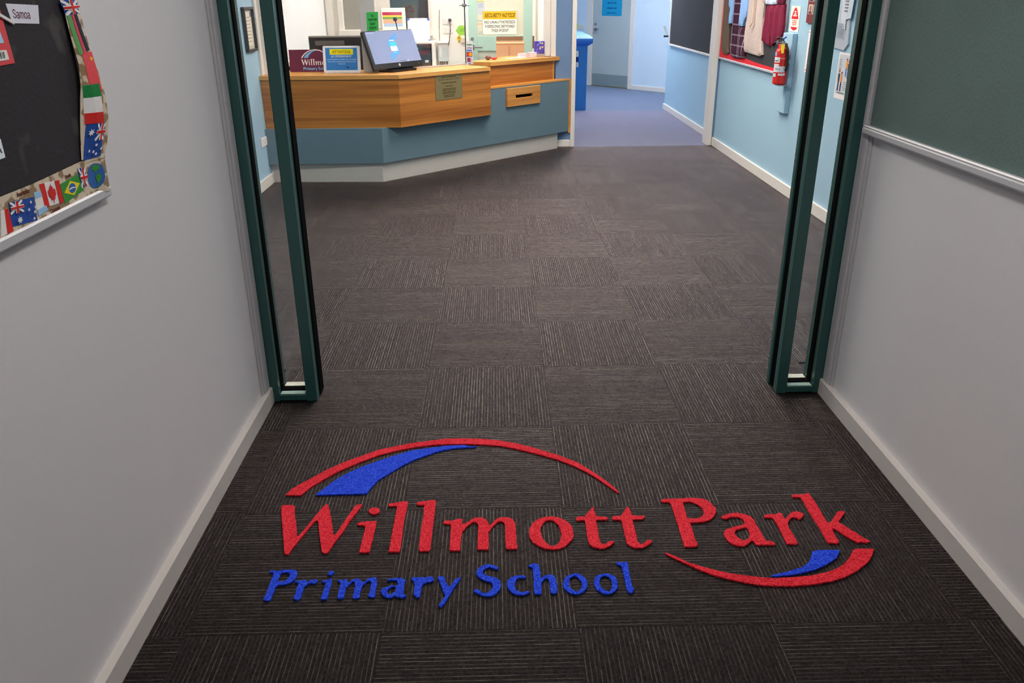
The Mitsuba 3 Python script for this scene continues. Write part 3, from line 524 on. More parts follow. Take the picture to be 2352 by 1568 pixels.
# ------------------------------------------------------------------ the reception counter
def face(x, c):            # y of the slanted line through the blue fascia's corner, pushed inwards by c
    return 3.636 + .924 * (x + 1.168) + c * 1.3616
def slab(front, depth, x0=None, x1=None):
    """A vertical board behind the polyline front, depth thick."""
    return Polygon(list(front) + [(p[0] + d[0], p[1] + d[1]) for p, d in zip(front[::-1], depth[::-1])])
ct = thing('reception_counter', 'angled reception counter with honey wood fascia over grey-blue panels', 'counter')
put('kickboard', prism(slab([(XL + .001, 3.702), (-1.187, 3.664), (.452, face(.452, .028))], [(0, .03), (-.012, .03), (-.02, .022)]), 0, .19), 'counter_grey', ct)
put('lower_panel', cat(prism(slab([(XL + .001, 3.640), (-1.168, 3.636), (-.24, face(-.24, 0))], [(0, .2), (-.08, .2), (-.14, .147)]), .168, .466),
                       prism(slab([(-.24, face(-.24, 0)), (.572, face(.572, 0) - .004)], [(-.10, .11), (-.17, .02)]), .168, .690)), 'counter_blue', ct)
fr = [(XL + .001, 3.682), (-1.005, 3.676), (-.24, 3.676 + .924 * .765)]
put('upper_panel', prism(slab(fr, [(0, .03), (-.012, .03), (-.02, .022)]), .466, .870), 'wood_panel', ct)
put('upper_panel', prism(slab([(fr[2][0] - .001, fr[2][1]), (-.24 + .0, face(-.24, 0))], [(-.03, .03), (-.03, .03)]), .466, .870), 'wood_panel', ct)
wl = lambda t: (-1.25 + t * 1.61, 4.03 + t * 1.30)               # the line of the glass screen along the counter
put('worktop', prism([(XL + .001, 3.662), (-.997, 3.657), (-.236, 3.657 + .924 * .761), (-.236 - .33, 3.657 + .924 * .761 + .357), wl(.35), wl(0), (-1.25, 4.2), (XL + .001, 4.2)], .868, .900), 'wood_edge', ct)
put('raised_top', prism([(-.237, face(-.237, .07)), (.468, face(.468, .07) - .006), (.468, 5.258), (.31, 5.258), (.31, 5.42), (-.05, 5.42), (-.45, face(-.45, .07) + .30)], .889, .924), 'wood_edge', ct)
put('back_panel', prism([(-.30, face(-.30, .10)), (.397, face(.397, .10)), (.38, face(.38, .12)), (-.32, face(-.32, .12))], .690, .889), 'wood_panel', ct)
put('end_strip', prism([(.397, face(.397, .099)), (.412, face(.412, .099)), (.398, face(.398, .125)), (.380, face(.380, .125))], .690, .889), 'wood_edge', ct)
put('ledge', prism([(-.238, face(-.238, -.004)), (.590, face(.590, -.004) - .004), (.590, 5.258), (.43, 5.258), (.39, face(.39, .12)), (-.32, face(-.32, .12))], .690, .704), 'wood_edge', ct)
put('edge_strip', prism([(.572, face(.572, -.004) - .004), (.592, face(.592, -.004) - .006), (.580, 5.258), (.560, 5.258)], .150, .690), 'wood_edge', ct)
FR = lambda x, z, c: frame([x, face(x, -c), z], [U[0], U[1], 0], [0, 0, 1])         # on the slanted blue face, c proud of it
sp = put('slot_plate', moved(cat(bx(0, .457, 0, .075, 0, .026, .002), bx(0, .457, .105, .172, 0, .026, .002), bx(0, .112, .075, .105, 0, .026), bx(.348, .457, .075, .105, 0, .026)), FR(-.098, .504, .0)), 'wood_edge', ct, 'wood plate with a black mail slot')
put('slot', moved(bx(.112, .348, .075, .105, 0, .003), FR(-.098, .504, 0)), 'rubber', sp, 'black slot')
# the brass plaque on the slanted wood
WD = lambda s, z, c: frame([-1.005 + U[0] * s + .6786 * c, 3.676 + U[1] * s - .7345 * c, z], [U[0], U[1], 0], [0, 0, 1])
k = thing('brass_plaque', 'small engraved brass plaque screwed to the wood fascia of the counter', 'plaque')
mat('brass', (158, 140, 96), 0.42, 0.5, 0.6)
put('plate', moved(bx(0, .308, 0, .212, 0, .004, .001), WD(.386, .654, 0)), 'brass', k)
pr_ = Print(); INK = (74, 58, 30)
pr_.lines(.154, .189, .16, 1, .006, .01, INK, 2); pr_.text('WILLMOTT PARK PRIMARY SCHOOL', .154, .168, .0095, INK, 1, True, .23); pr_.lines(.154, .140, .215, 1, .0075, .01, INK, 4); pr_.lines(.154, .112, .09, 1, .006, .01, INK, 5)
pr_.lines(.154, .089, .16, 2, .006, .012, INK, 6); pr_.lines(.154, .062, .19, 2, .006, .012, INK, 8); pr_.lines(.154, .033, .15, 2, .006, .012, INK, 12)
pr_.put('lettering', WD(.386, .654, .004), k, 'dark engraved lettering')
for x, y in ((.015, .015), (.293, .015), (.015, .197), (.293, .197)): put('screw', moved(lathe([(0, .002), (.003, .0015), (.004, 0)], [x, y, .004], 10), WD(.386, .654, 0)), 'steel', k)

# ------------------------------------------------------------------ the reception screen: post, jambs and glass
w = structure('window_3', 'glass reception screen on the counter between post and jambs')
pput('post', bx(-1.335, -1.203, 3.95, 4.08, .90, 2.7, .004), (204, 198, 192), w)
put('jamb', cat(bx(XL, XL + .02, 3.72, 3.96, .90, 2.7, .003), bx(XL, XL + .05, 3.78, 3.90, .90, 2.7, .004)), 'trim_paint', w)
put('jamb', cat(bx(.378, .43, YF - .002, YF + .15, .924, 2.7, .003), bx(.305, .378, YF + .02, YF + .15, .924, 2.7, .004)), 'trim_paint', w)
g0, g1 = np.array([-1.203, 4.068]), np.array([-.472, 4.658])
put('pane', trimesh.Trimesh([[*g0, .905], [*g1, .905], [*g1, 2.7], [*g0, 2.7]], [[0, 1, 2], [0, 2, 3]], process=False), 'glass', w)
gd = (g1 - g0) / np.linalg.norm(g1 - g0); GF = frame([*g1, 0], [*gd, 0], [0, 0, 1])
pput('pane_edge', moved(bx(-.003, .003, .905, 2.7, -.005, .005), GF), (40, 62, 58), w, 'dark green glass edge')
put('bottom_channel', moved(bx(-np.linalg.norm(g1 - g0), 0, .900, .912, -.008, .008, .002), GF), 'aluminium', w)
put('clamp', cat(tube([GF[:3, :3] @ [a, 1.428, .012] + GF[:3, 3] for a in (-.066, 0, .05)], .0045), moved(lathe([(0, .02), (.012, .018), (.012, -.018), (0, -.02)], [0, 1.428, 0], 14), GF), tube([GF[:3, :3] @ [-.03, 1.412 + d, .012] + GF[:3, 3] for d in (0, .016, .032)], .0035)), 'steel', w)

# ------------------------------------------------------------------ things on the counter
def easel_back(k, M, w_, h_, col):
    pput('support', moved(prism([(w_ * .3, 0.002), (w_ * .7, .002), (w_ * .6, h_ * .7), (w_ * .4, h_ * .7)], -.004, -.0025), M), col, k)
k = thing('school_sign', 'maroon sign with white school name and arch logo standing on the counter', 'sign')
M = frame([-1.985, 4.02, .901], [1, .02, 0], [0, .08, 1])
p = Print().plate(.56, .185, .006, (108, 36, 66), .0)
for n_, parts in LOGO.items():
    for Pq, h in parts:
        f = lambda Q: [((x + .960) * .225 + .088, (y + 1.41) * .215 + .010) for x, y in np.array(Q) / 1000.0]
        g = Polygon(f(Pq), [f(h)] if h else None).buffer(0)
        if n_[0] == 'b' and n_[2:3] != 's': g = g.buffer(.0006)
        p.poly(g, (240, 236, 232) if n_[0] == 'r' else (120, 185, 230))
p.put('board', M, k, bsdf='print_satin')
easel_back(k, M, .56, .185, (108, 36, 66))
k = thing('attention_sign', 'white-bordered blue notice with a yellow ATTENTION heading in front of the maroon sign', 'sign')
M = frame([-1.668, 3.90, .901], [1, .0, 0], [0, .16, 1])
p = Print().plate(.318, .222, .004, (238, 236, 240), .012).rect(.022, .022, .292, .205, (64, 132, 206)).rect(.058, .150, .258, .196, (246, 226, 34), 2)
p.text('ATTENTION', .158, .161, .022, (84, 74, 10), 4, False, .150).text('ALL PERSONS MUST', .158, .128, .0155, WHITE, 3, True, .178)
for s_, y, wd in (('complete an induction BEFORE undertaking', .106, .246), ('any works or disturbing materials on this', .088, .236), ('school site', .070, .060)): p.text(s_, .158, y, .0095, (206, 226, 244), 3, False, wd)
p.poly([(.200, .040), (.200, .052), (.208, .050), (.216, .042), (.222, .040)], (14, 30, 60), 2).rect(.226, .041, .270, .043, (40, 90, 160), 2)
p.put('card', M, k); easel_back(k, M, .31, .22, (220, 220, 224))
k = thing('green_notice', 'bright green notice reading ALL VISITORS MUST SIGN IN taped to the white post', 'notice')
p = Print().plate(.098, .150, .0015, (70, 190, 92))
for i, s_ in enumerate(('ALL', 'VISITORS', 'MUST', 'SIGN IN')): p.text(s_, .050, .113 - i * .033, .018, (24, 44, 26), 2, True, (.026, .072, .042, .058)[i])
p.put('paper', frame([-1.279, 3.9475, 1.237], [1, 0, .03], [.03, 0, 1]), k)
# touch screen computer
yaw, tilt, mw, mh = .9196, .3816, .606, .333
u_ = np.array([math.cos(yaw), math.sin(yaw), 0]); n_in = np.array([-math.sin(yaw), math.cos(yaw), 0]); v_ = np.array([0, 0, math.cos(tilt)]) + n_in * math.sin(tilt)
MON = frame(np.array([-1.024, 3.993, .930]) - u_ * mw / 2, u_, v_)
k = thing('touch_screen', 'black touch screen monitor tilted back on the counter showing a blue sign-in page', 'monitor')
pput('casing', moved(bx(0, mw, 0, mh, -.034, 0, .006), MON), (24, 23, 28), k)
p = Print().rect(.027, .050, .602, .326, (150, 164, 204), 1)
p.poly([(.382, .310), (.383, .252), (.308, .225), (.256, .171), (.249, .235)], (112, 172, 236), 2).poly([(.363, .202), (.370, .138), (.239, .063), (.237, .124), (.329, .151)], (112, 172, 236), 2)
p.rect(.269, .148, .350, .229, (240, 244, 255), 3).rect(.269, .191, .350, .229, (92, 206, 250), 4).rect(.269, .146, .347, .150, (220, 130, 156), 3).rect(.290, .127, .327, .148, (98, 200, 248), 4).rect(.280, .237, .336, .246, (236, 242, 252), 3)
p.rect(.040, .312, .122, .317, (206, 212, 240), 2).disc(.041, .251, .005, .005, (130, 200, 252), 2).rect(.052, .249, .10, .253, (166, 178, 214), 2).rect(.336, .058, .420, .062, (84, 94, 128), 2).rect(.420, .057, .446, .063, (220, 226, 244), 2)
p.put('screen', MON, k, 'screen with its glow painted in pale blue colours and shapes', 'print_gloss')  # bright print colours stand in for the glow of the display
Print().disc(.312, .028, .012, .012, (176, 176, 180), 1).put('badge', MON, k, 'small grey round badge'); Print().poly([(.555, .031), (.563, .031), (.559, .022)], (190, 205, 215), 1).put('power_light', MON, k)
pput('stand', cat(moved(bx(.20, .40, .03, .20, -.07, -.03, .01), MON), prism(affinity.rotate(sbox(-.12, .02, .16, .17), math.degrees(yaw), origin=(0, 0)).buffer(.02), 0, .018).apply_translation([-1.024 + .03, 3.993 - .01, .9005])), (17, 17, 20), k)
k = thing('gooseneck_microphone', 'thin black microphone on a bent stem behind the touch screen', 'microphone')
pput('stem', tube([(-1.07, 4.42, .905), (-1.07, 4.42, 1.1), (-1.078, 4.42, 1.23), (-1.092, 4.42, 1.305)], .005), (32, 30, 34), k); pput('head', moved(trimesh.creation.icosphere(3, .019), frame([-1.094, 4.42, 1.318], [1, 0, 0], [0, 0, 1])), (30, 28, 32), k)
pput('base', lathe([(0, .03), (.05, .03), (.06, .02), (.06, 0), (0, 0)], [-1.07, 4.42, .9005], 24), (24, 24, 28), k)
k = thing('card_sticker_strip', 'narrow strip of payment card logos standing at the free edge of the glass', 'sign')
p = Print().plate(.066, .212, .004, (214, 212, 220)).rect(.008, .172, .058, .184, (60, 140, 96)).rect(.008, .120, .058, .132, (60, 96, 170)).text('VISA', .033, .138, .021, (60, 84, 160), 2, True, .047, .2)
p.rect(.006, .070, .060, .114, (54, 50, 106)).disc(.024, .092, .016, .018, (206, 60, 44), 2).disc(.043, .092, .016, .018, (236, 158, 42), 3).rect(.010, .022, .042, .062, (140, 58, 84)).rect(.045, .022, .057, .062, (196, 170, 190)).lines(.033, .008, .03, 1, .006, .01, (90, 80, 110), 3)
p.put('panel', frame([-.470, 4.655, .901], [.999, .04, 0], [0, 0, 1]), k)
k = thing('seed_pod', 'small brown dried seed pod on the counter beside the red flower', 'ornament')
m = trimesh.creation.icosphere(3, .028); m.vertices *= (1 + .35 * (meshkit.noise(m.vertices * 95, 3) - .5))[:, None] * np.array([1, 1, .75]); pput('body', moved(m, frame([-.262, 4.86, .947], [1, 0, 0], [0, 1, 0])), (122, 84, 76), k)
k = thing('red_flower', 'small red paper flower lying on the counter', 'ornament')
for a in np.linspace(0, 5.03, 5): pput('petal', moved(trimesh.creation.icosphere(2, 1.0), frame([-.205 + .02 * math.cos(a), 4.90 + .02 * math.sin(a), .937], [math.cos(a), math.sin(a), .4], [0, 0, 1]) @ np.diag([.020, .008, .012, 1])), (222, 70, 76), k)
k = thing('paper_sheet', 'loose white paper sheets on the raised counter top', 'paper')
m = prism(affinity.rotate(sbox(-.10, -.05, .12, .05), 38, origin=(0, 0)), 0, .004); m.apply_translation([.0, 5.09, .9245]); pput('sheet', m, (240, 236, 226), k)
for i, (x, y, nn, lab) in enumerate(((.085, 5.16, 7, 'left stack of small white cards on the raised counter top'), (.18, 5.20, 8, 'right stack of small white cards on the raised counter top'))):
    k = thing('card_stack', lab, 'cards', 'stacks of small white cards')
    for j in range(nn):
        m = prism(affinity.rotate(sbox(-.042, -.028, .042, .028), 36 + rng.uniform(-7, 7), origin=(0, 0)), 0, .0055); m.apply_translation([x, y, .9245 + j * .006]); pput('card', m, (236, 228, 232) if j % 3 else (222, 200, 206), k)
k = thing('purple_box', 'small purple patterned carton standing on the counter by the jamb', 'carton')
p = Print().plate(.098, .150, .06, (86, 76, 168))
for i in range(16): p.disc(rng.uniform(.012, .086), rng.uniform(.02, .138), rng.uniform(.004, .011), rng.uniform(.006, .016), [(176, 176, 226), (58, 52, 132), (120, 120, 206), (196, 178, 150)][i % 4], 1 + i % 3)
p.rect(0, 0, .098, .03, (176, 160, 140), 4); p.put('carton', frame([.215, 5.215, .9245], [1, .15, 0], [0, 0, 1]), k)

# ------------------------------------------------------------------ the office behind the counter
k = thing('office_desk', 'white desk running behind the reception counter', 'desk')
pput('top', prism([(XL + .01, 4.25), (-1.2, 4.25), (.28, 5.43), (.28, 6.02), (-.1, 6.02), (-1.3, 4.95), (XL + .01, 4.95)], .70, .73), (226, 222, 214), k)
for q in ((-2.1, 4.4), (-2.1, 4.9), (-1.25, 4.85), (-.05, 5.9), (.22, 5.9)): pput('leg', bx(q[0] - .02, q[0] + .02, q[1] - .02, q[1] + .02, 0, .70), (150, 150, 150), k)
k = thing('office_bench', 'white bench along the back wall of the office', 'bench')
pput('top', bx(-1.7, -.72, 6.05, 6.545, .70, .73), (226, 222, 214), k)
for x in (-1.66, -.76): pput('leg', bx(x - .02, x + .02, 6.08, 6.5, 0, .70), (200, 198, 190), k)
k = thing('desk_monitor', 'dark monitor seen from behind above the maroon sign', 'monitor')
pput('casing', moved(bx(0, .49, 0, .36, -.05, 0, .008), frame([-1.93, 4.60, .805], [1, .02, 0], [0, -.05, 1])), (44, 44, 46), k)
pput('trim', moved(bx(0, .49, .352, .366, -.052, .004, .003), frame([-1.93, 4.60, .805], [1, .02, 0], [0, -.05, 1])), (128, 126, 122), k, 'grey upper edge')
pput('label', moved(bx(.06, .33, .285, .325, 0, .002), frame([-1.93, 4.60, .805], [1, .02, 0], [0, -.05, 1])), (104, 100, 96), k, 'paler back strip')
pput('stand', cat(bx(-1.73, -1.63, 4.62, 4.66, .73, .85), bx(-1.80, -1.56, 4.54, 4.76, .73, .742)), (40, 40, 42), k)
k = thing('document_tray', 'dark desk organiser with a white tray on top, left of the maroon sign', 'tray')
pput('body', bx(-2.13, -1.95, 4.3, 4.55, .73, .925, .005), (52, 52, 56), k); pput('lid', bx(-2.135, -1.945, 4.29, 4.56, .925, .965, .006), (236, 236, 234), k)
k = thing('cardboard_box', 'open brown cardboard box on the desk under the security notice', 'box')
bw0, bw1, by0, by1, bz0, bz1 = -.182, .118, 5.60, 5.86, .7305, 1.05
put_box = cat(bx(bw0, bw1, by0, by0 + .005, bz0, bz1, .001), bx(bw0, bw1, by1 - .005, by1, bz0, bz1), bx(bw0, bw0 + .005, by0 + .005, by1 - .005, bz0, bz1), bx(bw1 - .005, bw1, by0 + .005, by1 - .005, bz0, bz1), bx(bw0, bw1, by0, by1, bz0, bz0 + .005))
pput('body', put_box, (214, 166, 128), k, bsdf='print_matte')
pput('flap', moved(bx(0, .29, 0, .05, 0, .004), frame([-.177, 5.862, 1.052], [1, 0, 0], [0, .6, .8])), (120, 84, 60), k, bsdf='print_matte')
pput('flap', moved(bx(0, .29, -.02, .0, 0, .004), frame([-.177, 5.598, 1.052], [1, 0, 0], [0, .5, .8])), (222, 176, 136), k, bsdf='print_matte')
Print().rect(.115, .03, .165, .045, (150, 110, 90)).rect(.130, .02, .150, .20, (196, 148, 116)).put('tape', frame([bw0, by0 - .0002, bz0 + .08], *FACE_FRONT), k, 'tape and print')
# window in the back wall
w = structure('window_4', 'cream framed office window, darker glass on the right')
YB = 6.55
put('frame', cat(bx(-2.0, -1.94, YB - .06, YB, 1.08, 2.3, .006), bx(-1.40, -1.62, YB - .05, YB, 1.16, 2.3, .006), bx(-.96, -.92, YB - .05, YB, 1.13, 2.3, .006), bx(-2.0, -.92, YB - .10, YB, 1.08, 1.155, .006)), 'trim_paint', w)
pput('pane', bx(-1.94, -1.62, YB - .012, YB - .008, 1.155, 2.3), (150, 146, 138), w, 'grey frosted pane', 'print_gloss')
pput('pane', bx(-1.56, -.96, YB - .012, YB - .008, 1.155, 2.3), (62, 70, 72), w, 'dark pane', 'print_gloss')
struct('trim_6', bx(-2.14, -2.06, YB - .03, YB, 0, 2.7, .004), 'trim_paint')
k = thing('rainbow_picture', 'white sheet with painted rainbow stripes propped on the office window sill', 'picture')
p = Print().plate(.275, .235, .003, (244, 238, 232)).rect(.010, .155, .235, .188, (196, 60, 92)).rect(.010, .135, .235, .155, (236, 204, 60)).rect(.010, .112, .235, .135, (120, 160, 60)).rect(.014, .066, .235, .112, (228, 176, 140)).rect(.020, .030, .235, .066, (180, 200, 226))
p.put('sheet', frame([-1.492, YB - .09, 1.156], [1, 0, 0], [-.03, .1, 1]), k)
k = thing('white_sheet', 'blank white sheet held by blue corners on the office window', 'paper')
p = Print().plate(.255, .262, .003, (250, 250, 250))
for x, y, a, b in ((0, .262, 1, -1), (.255, .262, -1, -1), (.255, 0, -1, 1)): p.poly([(x, y), (x + a * .03, y), (x + a * .024, y + b * .024), (x, y + b * .03)], (92, 118, 200))
p.put('sheet', frame([-1.200, YB - .11, 1.015], *FACE_FRONT), k)
k = thing('office_machine', 'black office machine with a dark red band and a small green light', 'machine')
pput('body', bx(-1.33, -.93, 6.20, 6.44, .7305, 1.0, .008), (40, 40, 44), k)
Print().rect(.27, .165, .39, .205, (92, 34, 44)).rect(.335, .075, .375, .102, (206, 204, 200)).disc(.252, .228, .013, .013, (70, 196, 80)).put('front_panel', frame([-1.33, 6.1995, .7305], *FACE_FRONT), k, 'dark red band, white square and green light')
k = thing('white_shelf', 'white shelf unit around the black office machine', 'shelf')
pput('board', cat(bx(-1.40, -.875, 6.22, 6.5, 1.005, 1.03, .003), bx(-.915, -.885, 6.20, 6.5, .7305, 1.005, .003), bx(-1.40, -1.372, 6.22, 6.5, .7305, 1.005)), (240, 236, 228), k)
k = thing('wall_cabinet', 'pale grey metal box with a white lid on the office wall', 'box')
pput('body', bx(-.858, -.745, 6.40, 6.548, .80, 1.0, .006), (188, 190, 192), k); pput('lid', bx(-.862, -.74, 6.39, 6.548, 1.0, 1.022, .005), (240, 238, 232), k); pput('plate', bx(-.84, -.815, 6.398, 6.401, .85, .96), (206, 206, 206), k)
for x in (-.84, -.82, -.80, -.77): pput('cable', tube([(x, 6.46, .80), (x + .01, 6.45, .77), (x + .004, 6.47, .735)], .006, 6), (60, 58, 58), k)
k = thing('aerial_rod', 'thin brown upright aerial above the grey metal box', 'aerial')
pput('rod', tube([(-.838, 6.46, 1.022), (-.838, 6.46, 1.2), (-.829, 6.47, 1.365)], .0035, 8), (120, 84, 70), k)
def outlet(name, label, o, r, w_=.115, h_=.07):
    k = thing(name, label, 'socket'); M = frame(o, *r)
    pput('plate', moved(bx(0, w_, 0, h_, 0, .012, .004), M), (236, 234, 232), k)
    for f in (.16, .72): pput('switch', moved(bx(w_ * f, w_ * f + .014, h_ * .68, h_ * .92, .012, .015, .001), M), (226, 224, 222), k)
    for f in (.2, .75):
        for d in (-.006, .006): pput('pin_hole', moved(bx(w_ * f + d, w_ * f + d + .002, h_ * .25, h_ * .45, .0115, .0125), M), (60, 60, 60), k)
    return k
outlet('power_socket', 'upper white power socket with a plug on the office wall', [-.80, YB - .0, 1.205], FACE_FRONT)
outlet('power_socket', 'lower white power socket on the office wall', [-.80, YB - .0, 1.105], FACE_FRONT)
k = thing('power_plug', 'dark round plug and cord hanging from the upper power socket', 'plug')
pput('head', moved(lathe([(0, .035), (.014, .035), (.019, .02), (.019, 0), (0, 0)], [0, 0, 0], 16), frame([-.715, YB - .0155, 1.250], *FACE_FRONT)), (66, 66, 72), k)
pput('cord', tube([(-.715, YB - .04, 1.24), (-.71, YB - .045, 1.15), (-.728, YB - .03, 1.02), (-.765, YB - .02, .90), (-.76, YB - .02, .80), (-.758, YB - .02, .74)], .0045, 8), (90, 78, 76), k)
k = thing('green_sticker', 'lime green hexagon sign on the office wall beside the door', 'sign')
p = Print(); hx = [(.075 * math.cos(a) * 1.1, .062 * math.sin(a)) for a in np.arange(6) * math.pi / 3]; p.add(prism(hx, -.002, 0), (150, 206, 66)); p.lines(0, .012, .07, 2, .006, .02, (90, 150, 40), 5); p.put('panel', frame([-.570, YB - .003, 1.135], *FACE_FRONT), k)
k = thing('bulb_sticker', 'small yellow light bulb cut-out on the office wall', 'sticker')
p = Print(); p.add(prism(affinity.scale(shapely.Point(0, 0).buffer(.026, 16), 1, 1.15), -.002, 0), (226, 196, 52)); p.add(prism([(-.012, -.022), (.012, -.022), (.009, -.052), (-.009, -.052)], -.002, .0003), (196, 160, 40)); p.disc(0, .004, .011, .014, (160, 120, 40)); p.put('panel', frame([-.615, YB - .003, 1.05], *FACE_FRONT), k)
k = thing('wall_control', 'cream switch box on the office wall beside the door', 'switch'); pput('body', bx(-.588, -.528, YB - .03, YB, 1.0, 1.065, .004), (232, 222, 204), k); pput('button', bx(-.566, -.55, YB - .034, YB - .03, 1.02, 1.045), (200, 192, 180), k)
# green office door
d = structure('door_1', 'pale mint office door with a glazed upper half')
put('frame', cat(bx(-.535, -.50, YB - .034, YB, 0, 2.1, .002), bx(.245, .285, YB - .05, YB, 0, 2.1, .003)), 'white_paint', d)
put('leaf', cat(bx(-.50, -.398, YB - .035, YB - .001, .01, 2.06, .003), bx(.143, .245, YB - .035, YB - .001, .01, 2.06, .003), bx(-.398, .143, YB - .035, YB - .001, .905, 1.075, .003), bx(-.398, .143, YB - .035, YB - .001, 1.96, 2.06), bx(-.398, .143, YB - .035, YB - .001, .01, .14)), 'door_mint', d)
pput('lower_panel', bx(-.398, .143, YB - .018, YB - .008, .14, .905), (196, 200, 188), d, 'grey lower panel')
pput('pane', bx(-.398, .143, YB - .020, YB - .012, 1.075, 1.96), (226, 220, 200), d, 'pale glazed panel', 'print_gloss')
Print().rect(.0, .22, .085, .36, (196, 200, 210)).rect(.01, .30, .07, .35, (150, 160, 176)).rect(0, .36, .085, .372, (196, 190, 90)).rect(0, .11, .07, .13, (226, 190, 150)).rect(0, .15, .07, .156, (110, 150, 140)).lines(.035, .03, .07, 3, .006, .016, (150, 160, 176), 4).put('notice', frame([-.394, YB - .0202, 1.085], *FACE_FRONT), d, 'faint papers behind the glass')
put('handle', cat(tube([(-.455, YB - .035, .955), (-.455, YB - .085, .955), (-.44, YB - .092, .953), (-.34, YB - .092, .950)], .009), moved(lathe([(0, .012), (.024, .010), (.026, 0), (0, 0)], [0, 0, 0], 20), frame([-.455, YB - .035, .955], *FACE_FRONT)), moved(lathe([(0, .02), (.016, .018), (.018, 0), (0, 0)], [0, 0, 0], 18), frame([-.458, YB - .035, 1.045], *FACE_FRONT))), 'steel', d)
pput('hinge', bx(.246, .268, YB - .052, YB - .045, .93, 1.07), (120, 96, 90), d)
k = thing('security_sign', 'white and yellow SECURITY NOTICE sign on the glass of the mint door', 'sign')
M = frame([-.338, YB - .028, 1.088], *FACE_FRONT)
Print().plate(.408, .262, .004, (248, 244, 232)).rect(.008, .168, .396, .254, (252, 186, 44)).rect(0, .256, .408, .262, (180, 176, 168)).rect(0, 0, .005, .262, (190, 186, 178)).rect(.403, 0, .408, .262, (190, 186, 178)).put('panel', M, k)
p = Print().text('SECURITY NOTICE', .202, .190, .042, (84, 60, 26), 3, True, .352, .22)
for s_, y, wd in (('NO UNAUTHORISED', .122, .355), ('PERSONS BEYOND', .075, .340), ('THIS POINT', .029, .205)): p.text(s_, .205, y, .030, (98, 94, 88), 3, True, wd)
p.put('lettering', M, k, 'dark lettering')

# ------------------------------------------------------------------ reception walls: small fittings
k = thing('certificate', 'framed certificate in a black frame on the light blue left wall', 'picture frame')
M = frame([XL, 3.395, 1.105], *FACE_LEFT_WALL)
pput('frame', cat(moved(bx(0, .255, 0, .02, 0, .03, .003), M), moved(bx(0, .255, .315, .335, 0, .03, .003), M), moved(bx(0, .018, .02, .315, 0, .03, .003), M), moved(bx(.237, .255, .02, .315, 0, .03, .003), M)), (40, 36, 40), k)
Print().rect(.016, .016, .239, .319, (196, 190, 178), 1).rect(.032, .045, .225, .30, (226, 218, 200), 2).lines(.128, .255, .15, 8, .006, .026, (150, 140, 126), 9, 3).rect(.20, .26, .222, .296, (70, 80, 160), 4).put('sheet', M @ np.array([[1, 0, 0, 0], [0, 1, 0, 0], [0, 0, 1, .006], [0, 0, 0, 1.0]]), k, 'printed sheet')
k = thing('wall_switch', 'small white switch plate low on the blue wall beside the counter', 'switch')
M = frame([XL, 3.487, .338], *FACE_LEFT_WALL); pput('plate', moved(bx(0, .15, 0, .075, 0, .012, .004), M), (238, 228, 226), k); pput('rocker', moved(bx(.055, .095, .025, .052, .012, .015, .002), M), (228, 220, 218), k)

ub = thing('uniform_board', 'noticeboard with a red border displaying school uniform clothes on the right wall', 'noticeboard')
put('felt', bx(2.108, XR - .0005, 3.44, 5.21, .905, 2.05), 'felt_dark', ub)
put('frame', cat(bx(2.098, XR - .0005, 3.42, 5.225, .892, .912, .003), bx(2.098, XR - .0005, 3.42, 3.442, .912, 2.07, .003), bx(2.098, XR - .0005, 5.205, 5.225, .912, 2.07, .003), bx(2.098, XR - .0005, 3.442, 5.205, 2.05, 2.07, .003)), 'aluminium', ub)
def on_right(pts, x0, x1):
    m = prism(np.asarray(pts), 0, x1 - x0); m = moved(m, np.array([[0, 0, 1, x0], [1, 0, 0, 0], [0, 1, 0, 0], [0, 0, 0, 1.0]])); m.fix_normals(); return m
redp = (224, 48, 58)
pput('border_paper', on_right([(5.204, .913), (5.204, .968), (4.87, .965), (4.60, .962), (4.36, .957), (4.10, .946), (3.86, .940), (3.59, .937), (3.443, .934), (3.443, .913)], 2.1045, 2.1075), redp, ub, 'red paper strip along the bottom', 'print_matte')
pput('border_paper', on_right([(5.204, .969), (5.204, 2.049), (5.11, 2.049), (5.115, .967)], 2.1045, 2.1075), redp, ub, 'red paper strip on the far side', 'print_matte')
pput('border_paper', on_right([(3.443, .935), (3.49, .936), (3.50, 1.20), (3.51, 2.049), (3.443, 2.049)], 2.1045, 2.1075), redp, ub, 'red paper strip on the near side', 'print_matte')
def garment(pts, x, depth, freq, amp, seed, top=.38, puff=.012):
    q = np.array(pts, float) / 1000.0
    q = np.array([[a, b + (top if b > 1.448 else 0)] for a, b in q])
    g = Polygon(q).buffer(0); g = g.buffer(.002).buffer(-.002)
    g = max(getattr(g, 'geoms', [g]), key=lambda s: s.area)
    m = prism(g, 0, depth).subdivide_to_size(.022, max_iter=14); m.merge_vertices()
    ed = shapely.distance(g.exterior, shapely.points(m.vertices[:, :2])); front = m.vertices[:, 2] > depth * .5
    wave = amp * np.sin(m.vertices[:, 0] * freq + 2.2 * meshkit.noise(np.c_[m.vertices[:, 0] * 4, m.vertices[:, 1] * 3, m.vertices[:, 0] * 0 + seed]) * 3)
    m.vertices[:, 2] += np.where(front, wave * np.clip(ed / .03, 0, 1) + puff * np.sqrt(np.clip(ed / .06, 0, 1)), 0)
    m = moved(m, np.array([[0, 0, -1, x], [1, 0, 0, 0], [0, 1, 0, 0], [0, 0, 0, 1.0]])); m.fix_normals(); return m
k = thing('trousers', 'brown school trousers hanging at the far side of the uniform display', 'trousers'); m = garment(CLOTHES['trousers'], 2.1045, .012, 60, .006, 1); pput('leg', m, (104, 88, 74), k, bsdf='print_matte')
k = thing('school_shirt', 'light blue long-sleeved shirt worn under the checked dress in the uniform display', 'shirt')
